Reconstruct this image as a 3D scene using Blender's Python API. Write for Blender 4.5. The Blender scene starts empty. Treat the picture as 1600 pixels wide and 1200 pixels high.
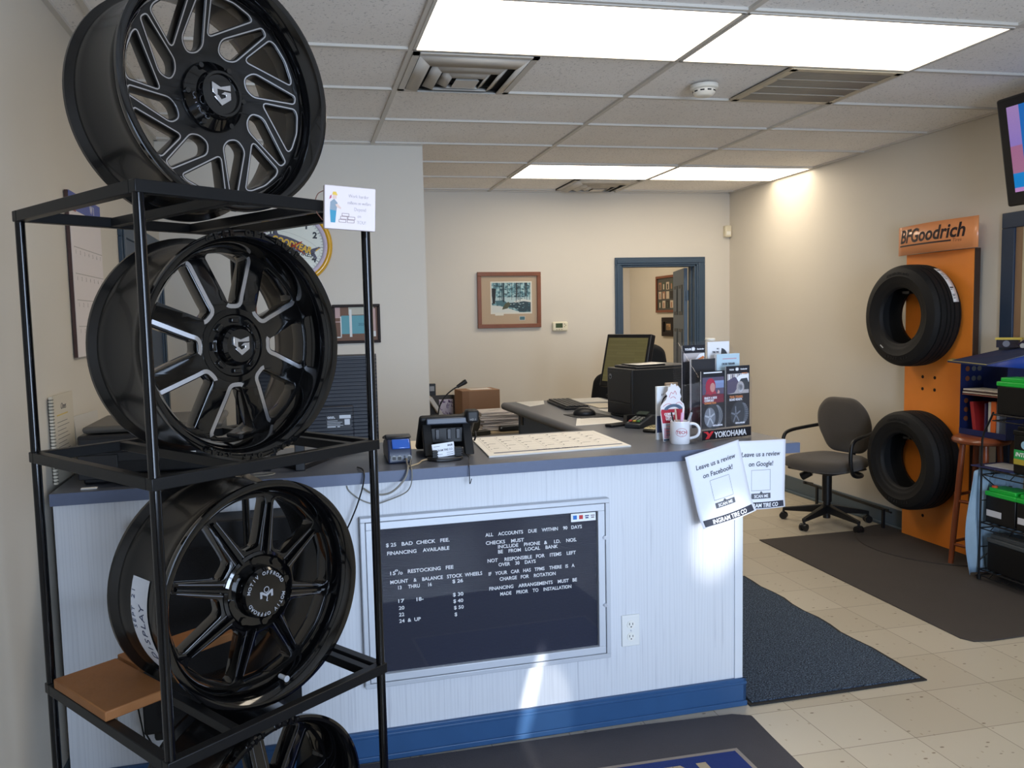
import bpy, bmesh, math, random
from math import sin, cos, pi, radians as R, sqrt, atan2
from mathutils import Vector, Matrix
random.seed(7)
SC = bpy.context.scene
COL = SC.collection

# ------------------------------------------------------------------ camera
CAM_H, CEIL = 1.58, 2.72
_yaw, _pitch, _roll = 0.2039, -0.0811, -0.0252
_w = Vector((sin(_yaw)*cos(_pitch), cos(_yaw)*cos(_pitch), sin(_pitch)))
_r = Vector((cos(_yaw), -sin(_yaw), 0)); _u = _r.cross(_w)
_r2 = _r*cos(_roll) + _u*sin(_roll); _u2 = _u*cos(_roll) - _r*sin(_roll)
cam = bpy.data.cameras.new('camera'); cam_o = bpy.data.objects.new('camera', cam); COL.objects.link(cam_o)
cam.sensor_fit = 'HORIZONTAL'; cam.sensor_width = 36; cam.lens = 36*1263.4/1600
cam.shift_x = 68.6/1600; cam.clip_start = 0.02; cam.clip_end = 200
cam_o.matrix_world = Matrix(((_r2.x, _u2.x, -_w.x, 0), (_r2.y, _u2.y, -_w.y, 0), (_r2.z, _u2.z, -_w.z, CAM_H), (0, 0, 0, 1)))
SC.camera = cam_o

# ------------------------------------------------------------------ sky, lights, exposure
SC.view_settings.view_transform = 'Standard'; SC.view_settings.look = 'None'
SC.view_settings.gamma = 1.0; SC.view_settings.use_curve_mapping = False
SC.view_settings.exposure = 0.0
SC.cycles.use_denoising = True
SC.cycles.max_bounces = 8; SC.cycles.diffuse_bounces = 5; SC.cycles.glossy_bounces = 4
SC.cycles.transmission_bounces = 6; SC.cycles.transparent_max_bounces = 24
SC.cycles.sample_clamp_indirect = 6
world = bpy.data.worlds.new('sky'); SC.world = world; world.use_nodes = True
_bg = world.node_tree.nodes['Background']; _bg.inputs[0].default_value = (0.55, 0.72, 1.0, 1); _bg.inputs[1].default_value = 1.1

def area(name, loc, rot, sx, sy, power, col, spread=pi):
    l = bpy.data.lights.new(name, 'AREA'); l.shape = 'RECTANGLE'; l.size = sx; l.size_y = sy
    l.energy = power; l.color = col; l.spread = spread
    o = bpy.data.objects.new(name, l); COL.objects.link(o); o.location = loc; o.rotation_euler = rot
    return o
COOL = (0.62, 0.77, 1.0)
# daylight entering by the shop windows behind the camera (just outside the glass)
area('daylight_shop_window', (1.2, -1.64, 1.45), (R(90), 0, 0), 1.45, 1.9, 76, COOL, R(105))
area('daylight_door_window', (2.9, -1.64, 1.3), (R(90), 0, 0), 1.25, 2.2, 26, COOL, R(140))
def spot(name, loc, target, power, ang, blend, rad, col, sx=1., roll=0.):
    l = bpy.data.lights.new(name, 'SPOT'); l.energy = power; l.spot_size = ang; l.spot_blend = blend; l.shadow_soft_size = rad; l.color = col
    o = bpy.data.objects.new(name, l); COL.objects.link(o); o.location = loc
    o.rotation_euler = (Vector(target)-Vector(loc)).to_track_quat('-Z', 'Y').to_matrix().to_4x4().__matmul__(Matrix.Rotation(roll, 4, 'Z')).to_euler(); o.scale = (sx, 1, 1); return o
# low sun thrown in off the parked cars outside
spot('sun_glint_corner', (1.75, -7.0, 1.75), (1.575, 2.86, 0.70), 3600, R(2.6), 1.0, 0.03, (1, .97, .9), .62, R(-12))
spot('sun_glint_strip', (0.75, -7.0, 1.25), (0.79, 2.86, 0.13), 7000, R(3.0), 0.5, 0.02, (1, .97, .9), .10, R(-14))
spot('sun_glint_wide', (0.80, -7.0, 1.25), (0.865, 2.86, 0.08), 1500, R(2.6), 0.6, 0.02, (1, .97, .9), .5)

# ------------------------------------------------------------------ helpers
def lin(c): return tuple(((x/255)/12.92 if x/255 <= .04045 else ((x/255+.055)/1.055)**2.4) for x in c)

class MB:
    """collects shapes and links them as ONE mesh object"""
    def __init__(s): s.v = []; s.f = []; s.mi = []
    def add(s, vs, fs, mi=0, M=None):
        b = len(s.v)
        s.v += [tuple(M @ Vector(p)) if M is not None else tuple(p) for p in vs]
        for f in fs: s.f.append([b+i for i in f]); s.mi.append(mi)
        return s
    def box(s, x0, x1, y0, y1, z0, z1, mi=0, M=None):
        v = [(x, y, z) for x in (x0, x1) for y in (y0, y1) for z in (z0, z1)]
        return s.add(v, [(0,1,3,2), (4,6,7,5), (0,4,5,1), (2,3,7,6), (0,2,6,4), (1,5,7,3)], mi, M)
    def cbox(s, c, d, mi=0, M=None):
        return s.box(c[0]-d[0]/2, c[0]+d[0]/2, c[1]-d[1]/2, c[1]+d[1]/2, c[2]-d[2]/2, c[2]+d[2]/2, mi, M)
    def cyl(s, p0, p1, r0, r1=None, n=16, mi=0, caps=True):
        p0 = Vector(p0); p1 = Vector(p1); r1 = r0 if r1 is None else r1
        d = (p1-p0).normalized(); a = d.orthogonal().normalized(); b = d.cross(a)
        v = []
        for p, r in ((p0, r0), (p1, r1)):
            for i in range(n):
                t = 2*pi*i/n; v.append(p + a*(r*cos(t)) + b*(r*sin(t)))
        f = [(i, (i+1) % n, n+(i+1) % n, n+i) for i in range(n)]
        if caps: f += [tuple(range(n))[::-1], tuple(range(n, 2*n))]
        return s.add(v, f, mi)
    def lathe(s, prof, n=48, mi=0, M=None, closed=False, a0=0, a1=2*pi, mis=None):
        full = abs(a1-a0-2*pi) < 1e-6; m = len(prof); cols = n if full else n+1
        v = [(r*cos(a0+(a1-a0)*i/n), r*sin(a0+(a1-a0)*i/n), z) for i in range(cols) for r, z in prof]
        k = m if closed else m-1
        for i in range(n):
            i2 = (i+1) % cols
        b = len(s.v); s.v += [tuple(M @ Vector(p)) if M is not None else p for p in v]
        for i in range(n):
            i2 = (i+1) % cols
            for j in range(k):
                j2 = (j+1) % m
                s.f.append([b+i*m+j, b+i2*m+j, b+i2*m+j2, b+i*m+j2]); s.mi.append(mis[j] if mis else mi)
        return s
    def prism(s, poly, z0, z1, mi=0, M=None):
        n = len(poly)
        v = [(x, y, z0) for x, y in poly] + [(x, y, z1) for x, y in poly]
        f = [(i, (i+1) % n, n+(i+1) % n, n+i) for i in range(n)] + [tuple(range(n))[::-1], tuple(range(n, 2*n))]
        return s.add(v, f, mi, M)
    def tube(s, pts, r, n=8, mi=0, smooth=0, closed=False):
        P = [Vector(p) for p in pts]
        for _ in range(smooth):
            Q = [P[0]]
            for a, b in zip(P[:-1], P[1:]): Q += [a*.75+b*.25, a*.25+b*.75]
            P = Q + [P[-1]]
        v = []; up = None; m = len(P)
        for i, p in enumerate(P):
            d = ((P[(i+1) % m] - P[i-1]) if closed else (P[min(i+1, m-1)] - P[max(i-1, 0)])).normalized()
            if up is None: up = d.orthogonal().normalized()
            up = (up - d*up.dot(d)).normalized(); c = d.cross(up)
            rr = r[i] if isinstance(r, (list, tuple)) else r
            v += [p + up*(rr*cos(2*pi*k/n)) + c*(rr*sin(2*pi*k/n)) for k in range(n)]
        f = []
        for i in range(m if closed else m-1):
            a = i*n; b = ((i+1) % m)*n
            f += [(a+k, a+(k+1) % n, b+(k+1) % n, b+k) for k in range(n)]
        if not closed: f += [tuple(range(n))[::-1], tuple(range((m-1)*n, m*n))]
        return s.add(v, f, mi)
    def ball(s, c, r, n=16, m=10, mi=0, sc=(1, 1, 1), M=None):
        c = Vector(c); v = [(c.x, c.y, c.z + r*sc[2])]
        for j in range(1, m):
            t = pi*j/m
            v += [(c.x+r*sc[0]*sin(t)*cos(2*pi*i/n), c.y+r*sc[1]*sin(t)*sin(2*pi*i/n), c.z+r*sc[2]*cos(t)) for i in range(n)]
        v.append((c.x, c.y, c.z-r*sc[2])); e = len(v)-1
        f = [(0, 1+i, 1+(i+1) % n) for i in range(n)]
        for j in range(m-2):
            a = 1+j*n; b = a+n
            f += [(a+i, b+i, b+(i+1) % n, a+(i+1) % n) for i in range(n)]
        a = 1+(m-2)*n; f += [(a+i, e, a+(i+1) % n) for i in range(n)]
        return s.add(v, f, mi, M)
    def quad(s, a, b, c, d, mi=0, M=None): return s.add([a, b, c, d], [(0, 1, 2, 3)], mi, M)
    def grid(s, fn, nu, nv, mi=0, M=None):
        v = [fn(i/nu, j/nv) for i in range(nu+1) for j in range(nv+1)]
        f = [(i*(nv+1)+j, (i+1)*(nv+1)+j, (i+1)*(nv+1)+j+1, i*(nv+1)+j+1) for i in range(nu) for j in range(nv)]
        return s.add(v, f, mi, M)
    def build(s, name, mats, parent=None, loc=None, rot=None, bevel=0, label=None, seg=2, solid=0, ang=38):
        me = bpy.data.meshes.new(name); me.from_pydata(s.v, [], s.f)
        bm = bmesh.new(); bm.from_mesh(me); bmesh.ops.recalc_face_normals(bm, faces=bm.faces); bm.to_mesh(me); bm.free()
        if not isinstance(mats, (list, tuple)): mats = [mats]
        for m in mats: me.materials.append(m)
        for p, i in zip(me.polygons, s.mi): p.material_index = i; p.use_smooth = True
        me.set_sharp_from_angle(angle=R(ang))
        o = bpy.data.objects.new(name, me); COL.objects.link(o)
        if parent is not None: o.parent = parent
        if loc is not None: o.location = loc
        if rot is not None: o.rotation_euler = rot
        if solid:
            md = o.modifiers.new('solid', 'SOLIDIFY'); md.thickness = solid; md.offset = 0
        if bevel:
            md = o.modifiers.new('bevel', 'BEVEL'); md.width = bevel; md.segments = seg; md.limit_method = 'ANGLE'; md.angle_limit = R(40); md.harden_normals = False
        if label: o['label'] = label
        return o

def tag(o, label, cat, group=None):
    o['label'] = label; o['category'] = cat
    if group: o['group'] = group
    return o
def thing(name, label, cat, loc=(0, 0, 0), rz=0, group=None, rot=None):
    o = bpy.data.objects.new(name, None); COL.objects.link(o); o.empty_display_size = .05
    o.location = loc; o.rotation_euler = rot if rot else (0, 0, rz)
    return tag(o, label, cat, group)
def struct(o): o['kind'] = 'structure'; return o
def dup(root, label, loc=None, rz=None):
    r = root.copy(); COL.objects.link(r); r['label'] = label
    if loc is not None: r.location = loc
    if rz is not None: r.rotation_euler = (0, 0, rz)
    for ch in list(root.children):
        c = ch.copy(); COL.objects.link(c); c.parent = r
        for g in list(ch.children):
            d = g.copy(); COL.objects.link(d); d.parent = c
    return r
def spin(z0, z1=None): pass

def text_mesh(s, size, bold=0.0, shear=0.0, sx=1.0, ext=0.0004, align='CENTER', space=1.0):
    cu = bpy.data.curves.new('t', 'FONT'); cu.body = s; cu.size = size; cu.offset = bold; cu.shear = shear
    cu.extrude = ext; cu.align_x = align; cu.align_y = 'BOTTOM_BASELINE'; cu.space_character = space; cu.resolution_u = 3
    o = bpy.data.objects.new('t', cu); COL.objects.link(o)
    dg = bpy.context.evaluated_depsgraph_get(); me = bpy.data.meshes.new_from_object(o.evaluated_get(dg))
    vs = [(v.co.x*sx, v.co.y, v.co.z) for v in me.vertices]; fs = [tuple(p.vertices) for p in me.polygons]
    bpy.data.objects.remove(o); bpy.data.curves.remove(cu); bpy.data.meshes.remove(me)
    return vs, fs
def put_text(mb, s, M, size, mi=0, **k):
    vs, fs = text_mesh(s, size, **k); mb.add(vs, fs, mi, M); return mb
def arc_text(mb, s, r, size, mid, z=0, step=None, mi=0, flip=False, **k):
    """letters set round a circle in the XY plane, tops outward (flip: tops inward)"""
    n = len(s); st = step or size*.8/r
    for i, ch in enumerate(s):
        if ch == ' ': continue
        a = mid + (1 if flip else -1)*(i-(n-1)/2)*st
        M = Matrix.Translation((r*cos(a), r*sin(a), z)) @ Matrix.Rotation(a + (pi/2 if flip else -pi/2), 4, 'Z')
        put_text(mb, ch, M, size, mi, **k)
UP = Matrix.Rotation(R(90), 4, 'X')     # text lying in XY stood up, facing -Y
def T(x, y, z): return Matrix.Translation((x, y, z))
def RZ(a): return Matrix.Rotation(a, 4, 'Z')
def RX(a): return Matrix.Rotation(a, 4, 'X')
def RY(a): return Matrix.Rotation(a, 4, 'Y')

# ------------------------------------------------------------------ materials
def mat(name, col, rough=.5, metal=0., spec=.5, emit=None, estr=1., coat=0., trans=0., ior=1.45, alpha=1., bump=0., bscale=60., vary=0., vscale=6., sheen=0.):
    m = bpy.data.materials.new(name); m.use_nodes = True; nt = m.node_tree; b = nt.nodes['Principled BSDF']
    c = lin(col) if max(col) > 1 else col
    b.inputs['Base Color'].default_value = (*c, 1); b.inputs['Roughness'].default_value = rough
    b.inputs['Metallic'].default_value = metal; b.inputs['Specular IOR Level'].default_value = spec
    b.inputs['Coat Weight'].default_value = coat; b.inputs['Coat Roughness'].default_value = .05
    b.inputs['Transmission Weight'].default_value = trans; b.inputs['IOR'].default_value = ior; b.inputs['Alpha'].default_value = alpha
    b.inputs['Sheen Weight'].default_value = sheen
    if emit:
        e = lin(emit) if max(emit) > 1 else emit
        b.inputs['Emission Color'].default_value = (*e, 1); b.inputs['Emission Strength'].default_value = estr
    tc = nt.nodes.new('ShaderNodeTexCoord')
    if bump:
        n = nt.nodes.new('ShaderNodeTexNoise'); n.inputs['Scale'].default_value = bscale; n.inputs['Detail'].default_value = 4
        bp = nt.nodes.new('ShaderNodeBump'); bp.inputs['Strength'].default_value = bump; bp.inputs['Distance'].default_value = .01
        nt.links.new(tc.outputs['Object'], n.inputs['Vector']); nt.links.new(n.outputs['Fac'], bp.inputs['Height']); nt.links.new(bp.outputs['Normal'], b.inputs['Normal'])
    if vary:
        n = nt.nodes.new('ShaderNodeTexNoise'); n.inputs['Scale'].default_value = vscale; n.inputs['Detail'].default_value = 5
        mx = nt.nodes.new('ShaderNodeMix'); mx.data_type = 'RGBA'
        mx.inputs[6].default_value = (*[x*(1-vary) for x in c], 1); mx.inputs[7].default_value = (*[min(1, x*(1+vary)) for x in c], 1)
        nt.links.new(tc.outputs['Object'], n.inputs['Vector']); nt.links.new(n.outputs['Fac'], mx.inputs[0]); nt.links.new(mx.outputs[2], b.inputs['Base Color'])
    return m
def nodes(m): return m.node_tree, m.node_tree.nodes['Principled BSDF']
def nn(nt, t, **k):
    n = nt.nodes.new(t)
    for a, v in k.items():
        if a.startswith('i_'):
            key = a[2:]; n.inputs[int(key) if key.isdigit() else key.replace('_', ' ')].default_value = v
        else: setattr(n, a, v)
    return n
def ramp(nt, stops, interp='LINEAR'):
    r = nt.nodes.new('ShaderNodeValToRGB'); r.color_ramp.interpolation = interp; cr = r.color_ramp
    while len(cr.elements) < len(stops): cr.elements.new(.5)
    for e, (p, c) in zip(cr.elements, stops): e.position = p; e.color = (*c, 1) if len(c) == 3 else c
    return r

def clear(name, refl=.1, tint=.95, rough=.02):
    """thin clear sheet: lets light straight through, mirrors a little at grazing angles"""
    m = bpy.data.materials.new(name); m.use_nodes = True; nt = m.node_tree; nt.nodes.clear()
    out = nt.nodes.new('ShaderNodeOutputMaterial'); tr = nt.nodes.new('ShaderNodeBsdfTransparent'); tr.inputs[0].default_value = (tint, tint, min(1, tint*1.01), 1)
    gl = nt.nodes.new('ShaderNodeBsdfGlossy'); gl.inputs['Roughness'].default_value = rough
    lw = nt.nodes.new('ShaderNodeLayerWeight'); lw.inputs[0].default_value = .5
    pw = nt.nodes.new('ShaderNodeMath'); pw.operation = 'POWER'; pw.inputs[1].default_value = 3.5; nt.links.new(lw.outputs['Facing'], pw.inputs[0])
    ma = nt.nodes.new('ShaderNodeMath'); ma.operation = 'MULTIPLY_ADD'; ma.inputs[1].default_value = .55; ma.inputs[2].default_value = refl*.35; nt.links.new(pw.outputs[0], ma.inputs[0])
    mx = nt.nodes.new('ShaderNodeMixShader'); nt.links.new(ma.outputs[0], mx.inputs[0]); nt.links.new(tr.outputs[0], mx.inputs[1]); nt.links.new(gl.outputs[0], mx.inputs[2]); nt.links.new(mx.outputs[0], out.inputs[0])
    return m
# ------------------------------------------------------------------ setting materials
M_wall = mat('wall_paint', (212, 205, 192), .6, bump=.06, bscale=220, vary=.03, vscale=2.5)
M_ceil = mat('ceiling_tile', (192, 186, 178), .9)
def _ceil():
    nt, b = nodes(M_ceil); tc = nn(nt, 'ShaderNodeTexCoord')
    v = nn(nt, 'ShaderNodeTexVoronoi', feature='F1', i_Scale=48.); n = nn(nt, 'ShaderNodeTexNoise', i_Scale=95., i_Detail=3.)
    big = nn(nt, 'ShaderNodeTexNoise', i_Scale=1.7, i_Detail=4.)
    rv = ramp(nt, [(0., (.35, .35, .35)), (.13, (1, 1, 1))]); rn = ramp(nt, [(.30, (.6, .6, .6)), (.40, (1, 1, 1))]); rb = ramp(nt, [(.3, (.93, .92, .9)), (.7, (1, 1, 1))])
    for t in (v, n, big): nt.links.new(tc.outputs['Object'], t.inputs['Vector'])
    nt.links.new(v.outputs['Distance'], rv.inputs[0]); nt.links.new(n.outputs['Fac'], rn.inputs[0]); nt.links.new(big.outputs['Fac'], rb.inputs[0])
    m1 = nn(nt, 'ShaderNodeMix', data_type='RGBA', blend_type='MULTIPLY'); m1.inputs[0].default_value = 1
    m2 = nn(nt, 'ShaderNodeMix', data_type='RGBA', blend_type='MULTIPLY'); m2.inputs[0].default_value = 1
    m3 = nn(nt, 'ShaderNodeMix', data_type='RGBA', blend_type='MULTIPLY'); m3.inputs[0].default_value = 1
    m1.inputs[6].default_value = (*lin((246, 242, 237)), 1)
    nt.links.new(rv.outputs[0], m1.inputs[7]); nt.links.new(m1.outputs[2], m2.inputs[6]); nt.links.new(rn.outputs[0], m2.inputs[7])
    nt.links.new(m2.outputs[2], m3.inputs[6]); nt.links.new(rb.outputs[0], m3.inputs[7]); nt.links.new(m3.outputs[2], b.inputs['Base Color'])
    bp = nn(nt, 'ShaderNodeBump', i_Strength=.35, i_Distance=.004); nt.links.new(n.outputs['Fac'], bp.inputs['Height']); nt.links.new(bp.outputs[0], b.inputs['Normal'])
_ceil()
M_tbar = mat('ceiling_grid', (206, 200, 190), .5)
M_floor = mat('vinyl_tile', (200, 188, 165), .32)
FX, FY, FT = 1.8555, 2.4721, .3048
def _floor():
    nt, b = nodes(M_floor); tc = nn(nt, 'ShaderNodeTexCoord'); sp = nn(nt, 'ShaderNodeSeparateXYZ'); nt.links.new(tc.outputs['Object'], sp.inputs[0])
    def edge(out, off):
        a = nn(nt, 'ShaderNodeMath', operation='SUBTRACT'); a.inputs[1].default_value = off - 30*FT; nt.links.new(out, a.inputs[0])
        d = nn(nt, 'ShaderNodeMath', operation='DIVIDE'); d.inputs[1].default_value = FT; nt.links.new(a.outputs[0], d.inputs[0])
        f = nn(nt, 'ShaderNodeMath', operation='FRACT'); nt.links.new(d.outputs[0], f.inputs[0])
        s = nn(nt, 'ShaderNodeMath', operation='SUBTRACT'); s.inputs[1].default_value = .5; nt.links.new(f.outputs[0], s.inputs[0])
        ab = nn(nt, 'ShaderNodeMath', operation='ABSOLUTE'); nt.links.new(s.outputs[0], ab.inputs[0])
        fl = nn(nt, 'ShaderNodeMath', operation='FLOOR'); nt.links.new(d.outputs[0], fl.inputs[0])
        return ab.outputs[0], fl.outputs[0]
    ex, fx = edge(sp.outputs[0], FX); ey, fy = edge(sp.outputs[1], FY)
    mx = nn(nt, 'ShaderNodeMath', operation='MAXIMUM'); nt.links.new(ex, mx.inputs[0]); nt.links.new(ey, mx.inputs[1])
    line = ramp(nt, [(.4935, (1, 1, 1)), (.4975, (.33, .29, .25))]); nt.links.new(mx.outputs[0], line.inputs[0])
    cb = nn(nt, 'ShaderNodeCombineXYZ'); nt.links.new(fx, cb.inputs[0]); nt.links.new(fy, cb.inputs[1])
    wn = nn(nt, 'ShaderNodeTexWhiteNoise', noise_dimensions='3D'); nt.links.new(cb.outputs[0], wn.inputs[0])
    tile = ramp(nt, [(0, lin((186, 175, 155))), (1, lin((197, 187, 168)))]); nt.links.new(wn.outputs[0], tile.inputs[0])
    mp = nn(nt, 'ShaderNodeMapping'); mp.inputs['Scale'].default_value = (11, 21, 1); mp.inputs['Rotation'].default_value = (0, 0, .5); nt.links.new(tc.outputs['Object'], mp.inputs[0])
    v = nn(nt, 'ShaderNodeTexVoronoi', feature='F1', i_Scale=1., i_Randomness=1.); nt.links.new(mp.outputs[0], v.inputs[0])
    fleck = ramp(nt, [(.07, (.40, .35, .29)), (.11, (1, 1, 1))]); nt.links.new(v.outputs['Distance'], fleck.inputs[0])
    mp2 = nn(nt, 'ShaderNodeMapping'); mp2.inputs['Scale'].default_value = (24, 15, 1); mp2.inputs['Rotation'].default_value = (0, 0, -.4); nt.links.new(tc.outputs['Object'], mp2.inputs[0])
    v2 = nn(nt, 'ShaderNodeTexVoronoi', feature='F1', i_Scale=1.); nt.links.new(mp2.outputs[0], v2.inputs[0])
    fl2 = ramp(nt, [(.07, (.74, .69, .62)), (.12, (1, 1, 1))]); nt.links.new(v2.outputs['Distance'], fl2.inputs[0])
    cur = tile.outputs[0]
    for o in (line, fleck, fl2):
        m = nn(nt, 'ShaderNodeMix', data_type='RGBA', blend_type='MULTIPLY'); m.inputs[0].default_value = 1
        nt.links.new(cur, m.inputs[6]); nt.links.new(o.outputs[0], m.inputs[7]); cur = m.outputs[2]
    nt.links.new(cur, b.inputs['Base Color'])
_floor()
M_trim = mat('blue_trim_paint', (58, 76, 94), .4, vary=.08, vscale=8, bump=.05, bscale=40)
M_base = mat('grey_cove_base', (84, 98, 108), .45)
M_black = mat('black_plastic', (22, 22, 24), .42)
M_cpane = clear('clear_pane', .12, .97)
M_ext = mat('asphalt', (120, 122, 126), .9, vary=.1)
M_alu = mat('aluminium', (205, 208, 214), .35, metal=.85)
M_doorwood = mat('door_wood', (142, 112, 84), .5, vary=.1)

XL, XR, YB, YP, YF = -.83, 4.138, 7.268, 5.383, -1.5
# ------------------------------------------------------------------ room shell
struct(MB().box(-2.5, 6.5, -1.6, 10.6, -.12, 0).build('floor', M_floor))
struct(MB().box(-14, 14, -14, -1.6, -.16, -.04).build('floor_outside', M_ext))
struct(MB().box(XL-.12, XL, YF, YP+.12, 0, CEIL).build('wall_left', M_wall))
struct(MB().box(XL, .845, YP, YP+.11, 0, CEIL).build('wall_partition', M_wall))
w = MB().box(.2, 3.01, YB, YB+.12, 0, CEIL).box(3.785, XR+.12, YB, YB+.12, 0, CEIL).box(3.01, 3.785, YB, YB+.12, 2.045, CEIL)
struct(w.build('wall_back', M_wall))
struct(MB().box(XR, XR+.12, YF, 10.0, 0, CEIL).build('wall_right', M_wall))
struct(MB().box(2.0, XR, 9.707, 9.83, 0, CEIL).box(2.0, 2.1, YB+.12, 9.707, 0, CEIL).build('wall_office', M_wall))
struct(MB().box(.1, .2, YP+.11, YB, 0, CEIL).build('wall_nook', M_wall))
# shop front behind the camera: two wide windows and a glazed door, one narrow sidelight
fr = MB()
fr.box(XL, .1, YF-.1, YF, 0, CEIL).box(1.9, 2.25, YF-.1, YF, 0, CEIL).box(3.55, XR, YF-.1, YF, 0, CEIL)
fr.box(.1, XR, YF-.1, YF, 2.42, CEIL).box(.1, 1.9, YF-.1, YF, 0, .48).box(2.25, 3.55, YF-.1, YF, 0, .12)
struct(fr.build('wall_front', M_wall))
for k, (a, b, z0) in enumerate(((.1, 1.9, .48), (2.25, 3.55, .12))):
    m = MB().box(a, b, YF-.07, YF-.03, z0, z0+.05).box(a, b, YF-.07, YF-.03, 2.35, 2.4).box(a, a+.05, YF-.07, YF-.03, z0, 2.4).box(b-.05, b, YF-.07, YF-.03, z0, 2.4)
    c = (a+b)/2; m.box(c-.03, c+.03, YF-.07, YF-.03, z0, 2.4)
    o = struct(m.build('window_%d' % (k+1), M_trim))
    MB().quad((a+.05, YF-.05, z0+.05), (b-.05, YF-.05, z0+.05), (b-.05, YF-.05, 2.35), (a+.05, YF-.05, 2.35)).build('pane', M_cpane, o)
# ceiling: lay-in tiles and the grid they rest on
cx = [XR-.0, 2.9535, 1.734, .5148, -.7044]
cy = [2.9006+.6096*k for k in range(-7, 8)]
c = MB()
VOID = []
c.box(XL, XR, YF, YB, CEIL+.012, CEIL+.06)
c.box(2.1, XR, YB+.12, 9.707, CEIL, CEIL+.06)
struct(c.build('ceiling', M_ceil))
g = MB()
for x in cx[1:]: g.box(x-.012, x+.012, YF, YB, CEIL, CEIL+.02)
for y in cy:
    if YF < y < YB: g.box(XL, XR, y-.012, y+.012, CEIL+.001, CEIL+.02)
g.box(XL, XL+.022, YF, YP, CEIL-.001, CEIL+.02).box(XR-.022, XR, YF, YB, CEIL-.001, CEIL+.02).box(.2, XR, YB-.022, YB, CEIL-.001, CEIL+.02).box(XL, .845, YP-.022, YP, CEIL-.001, CEIL+.02)
struct(g.build('trim_1', M_tbar))
# baseboards
struct(MB().box(XR-.014, XR, 4.2, YB, 0, .14).box(XR-.035, XR, 4.2, YB, 0, .02).build('baseboard_right', M_base, bevel=.004))
struct(MB().box(.2, 2.945, YB-.014, YB, 0, .12).box(3.87, XR, YB-.014, YB, 0, .12).build('baseboard_back', M_base, bevel=.004))
struct(MB().box(XL, XL+.014, YF, 4.16, 0, .12).build('baseboard_left', M_base, bevel=.004))
# doorway in the back wall, with its open leaf
d = MB()
for x0, x1 in ((2.945, 3.012), (3.783, 3.87)):
    d.box(x0, x1, YB-.018, YB, 0, 2.043)
    d.box(x0+.018, x1-.018, YB-.026, YB-.018, 0, 2.06)
d.box(2.945, 3.87, YB-.018, YB, 2.043, 2.115).box(2.963, 3.852, YB-.026, YB-.018, 2.06, 2.10)
d.box(3.008, 3.03, YB-.005, YB+.13, 0, 2.045).box(3.765, 3.787, YB-.005, YB+.13, 0, 2.045).box(3.008, 3.787, YB-.005, YB+.13, 2.025, 2.045)
d.box(3.755, 3.767, YB+.05, YB+.09, 0, 2.03)
frame1 = struct(d.build('door_1', M_trim, bevel=.004))
lf = MB().box(0, .74, -.018, .018, .01, 2.02)
for z0, z1 in ((.18, .72), (.86, 1.42), (1.56, 1.86)):
    for x0 in (.09, .41):
        for s in (-1, 1):
            lf.box(x0, x0+.24, s*.018-.004, s*.018+.004, z0, z1, 1).box(x0+.035, x0+.205, s*.018-.008, s*.018+.008, z0+.035, z1-.035)
LEAF = (3.745, YB+.14, 0)
leaf = lf.build('door_leaf', [M_trim, mat('door_panel_groove', (34, 44, 54), .5)], frame1, LEAF, (0, 0, R(72)), bevel=.002)
MB().cyl((.68, -.07, .98), (.68, .07, .98), .011).ball((.68, -.075, .98), .027).ball((.68, .075, .98), .027).build('door_handle', M_alu, leaf)
MB().cbox((0, -.012, 1.75), (.05, .02, .1)).cbox((0, -.012, .25), (.05, .02, .1)).build('hinge', M_trim, leaf)
# doorway in the left wall, beyond the wheels
d = MB()
y0, y1 = 4.16, 5.315
d.box(XL, XL+.02, y0, y0+.085, 0, 2.015).box(XL, XL+.02, y1-.085, y1, 0, 2.015).box(XL, XL+.02, y0, y1, 2.015, 2.10)
d.box(XL+.02, XL+.028, y0+.02, y0+.065, 0, 2.08).box(XL+.02, XL+.028, y1-.065, y1-.02, 0, 2.08)
d2 = struct(d.build('door_2', M_trim, bevel=.004))
lf = MB().box(XL+.002, XL+.012, y0+.085, y1-.085, .01, 2.015)
for z0, z1 in ((.2, .85), (1.0, 1.85)):
    for a in (y0+.17, y0+.62): lf.box(XL+.012, XL+.017, a, a+.34, z0, z1)
lf.build('door_leaf', mat('door_blue_panel', (46, 66, 90), .4), d2, bevel=.003)
# framed door opening at the far right edge
y1, y0 = 4.118, 3.16
d = MB().box(XR-.02, XR, y1-.09, y1, 0, 2.03).box(XR-.02, XR, y0, y0+.09, 0, 2.03).box(XR-.02, XR, y0, y1, 2.03, 2.12)
d3 = struct(d.build('door_3', mat('navy_trim', (40, 56, 78), .4), bevel=.004))
MB().box(XR-.008, XR-.001, y1-.135, y1-.09, 0, 2.03, 1).box(XR-.006, XR-.001, y0+.09, y1-.135, 0, 2.03).build('door_leaf', [mat('door_beige', (196, 182, 150), .5), M_doorwood], d3)
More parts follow.
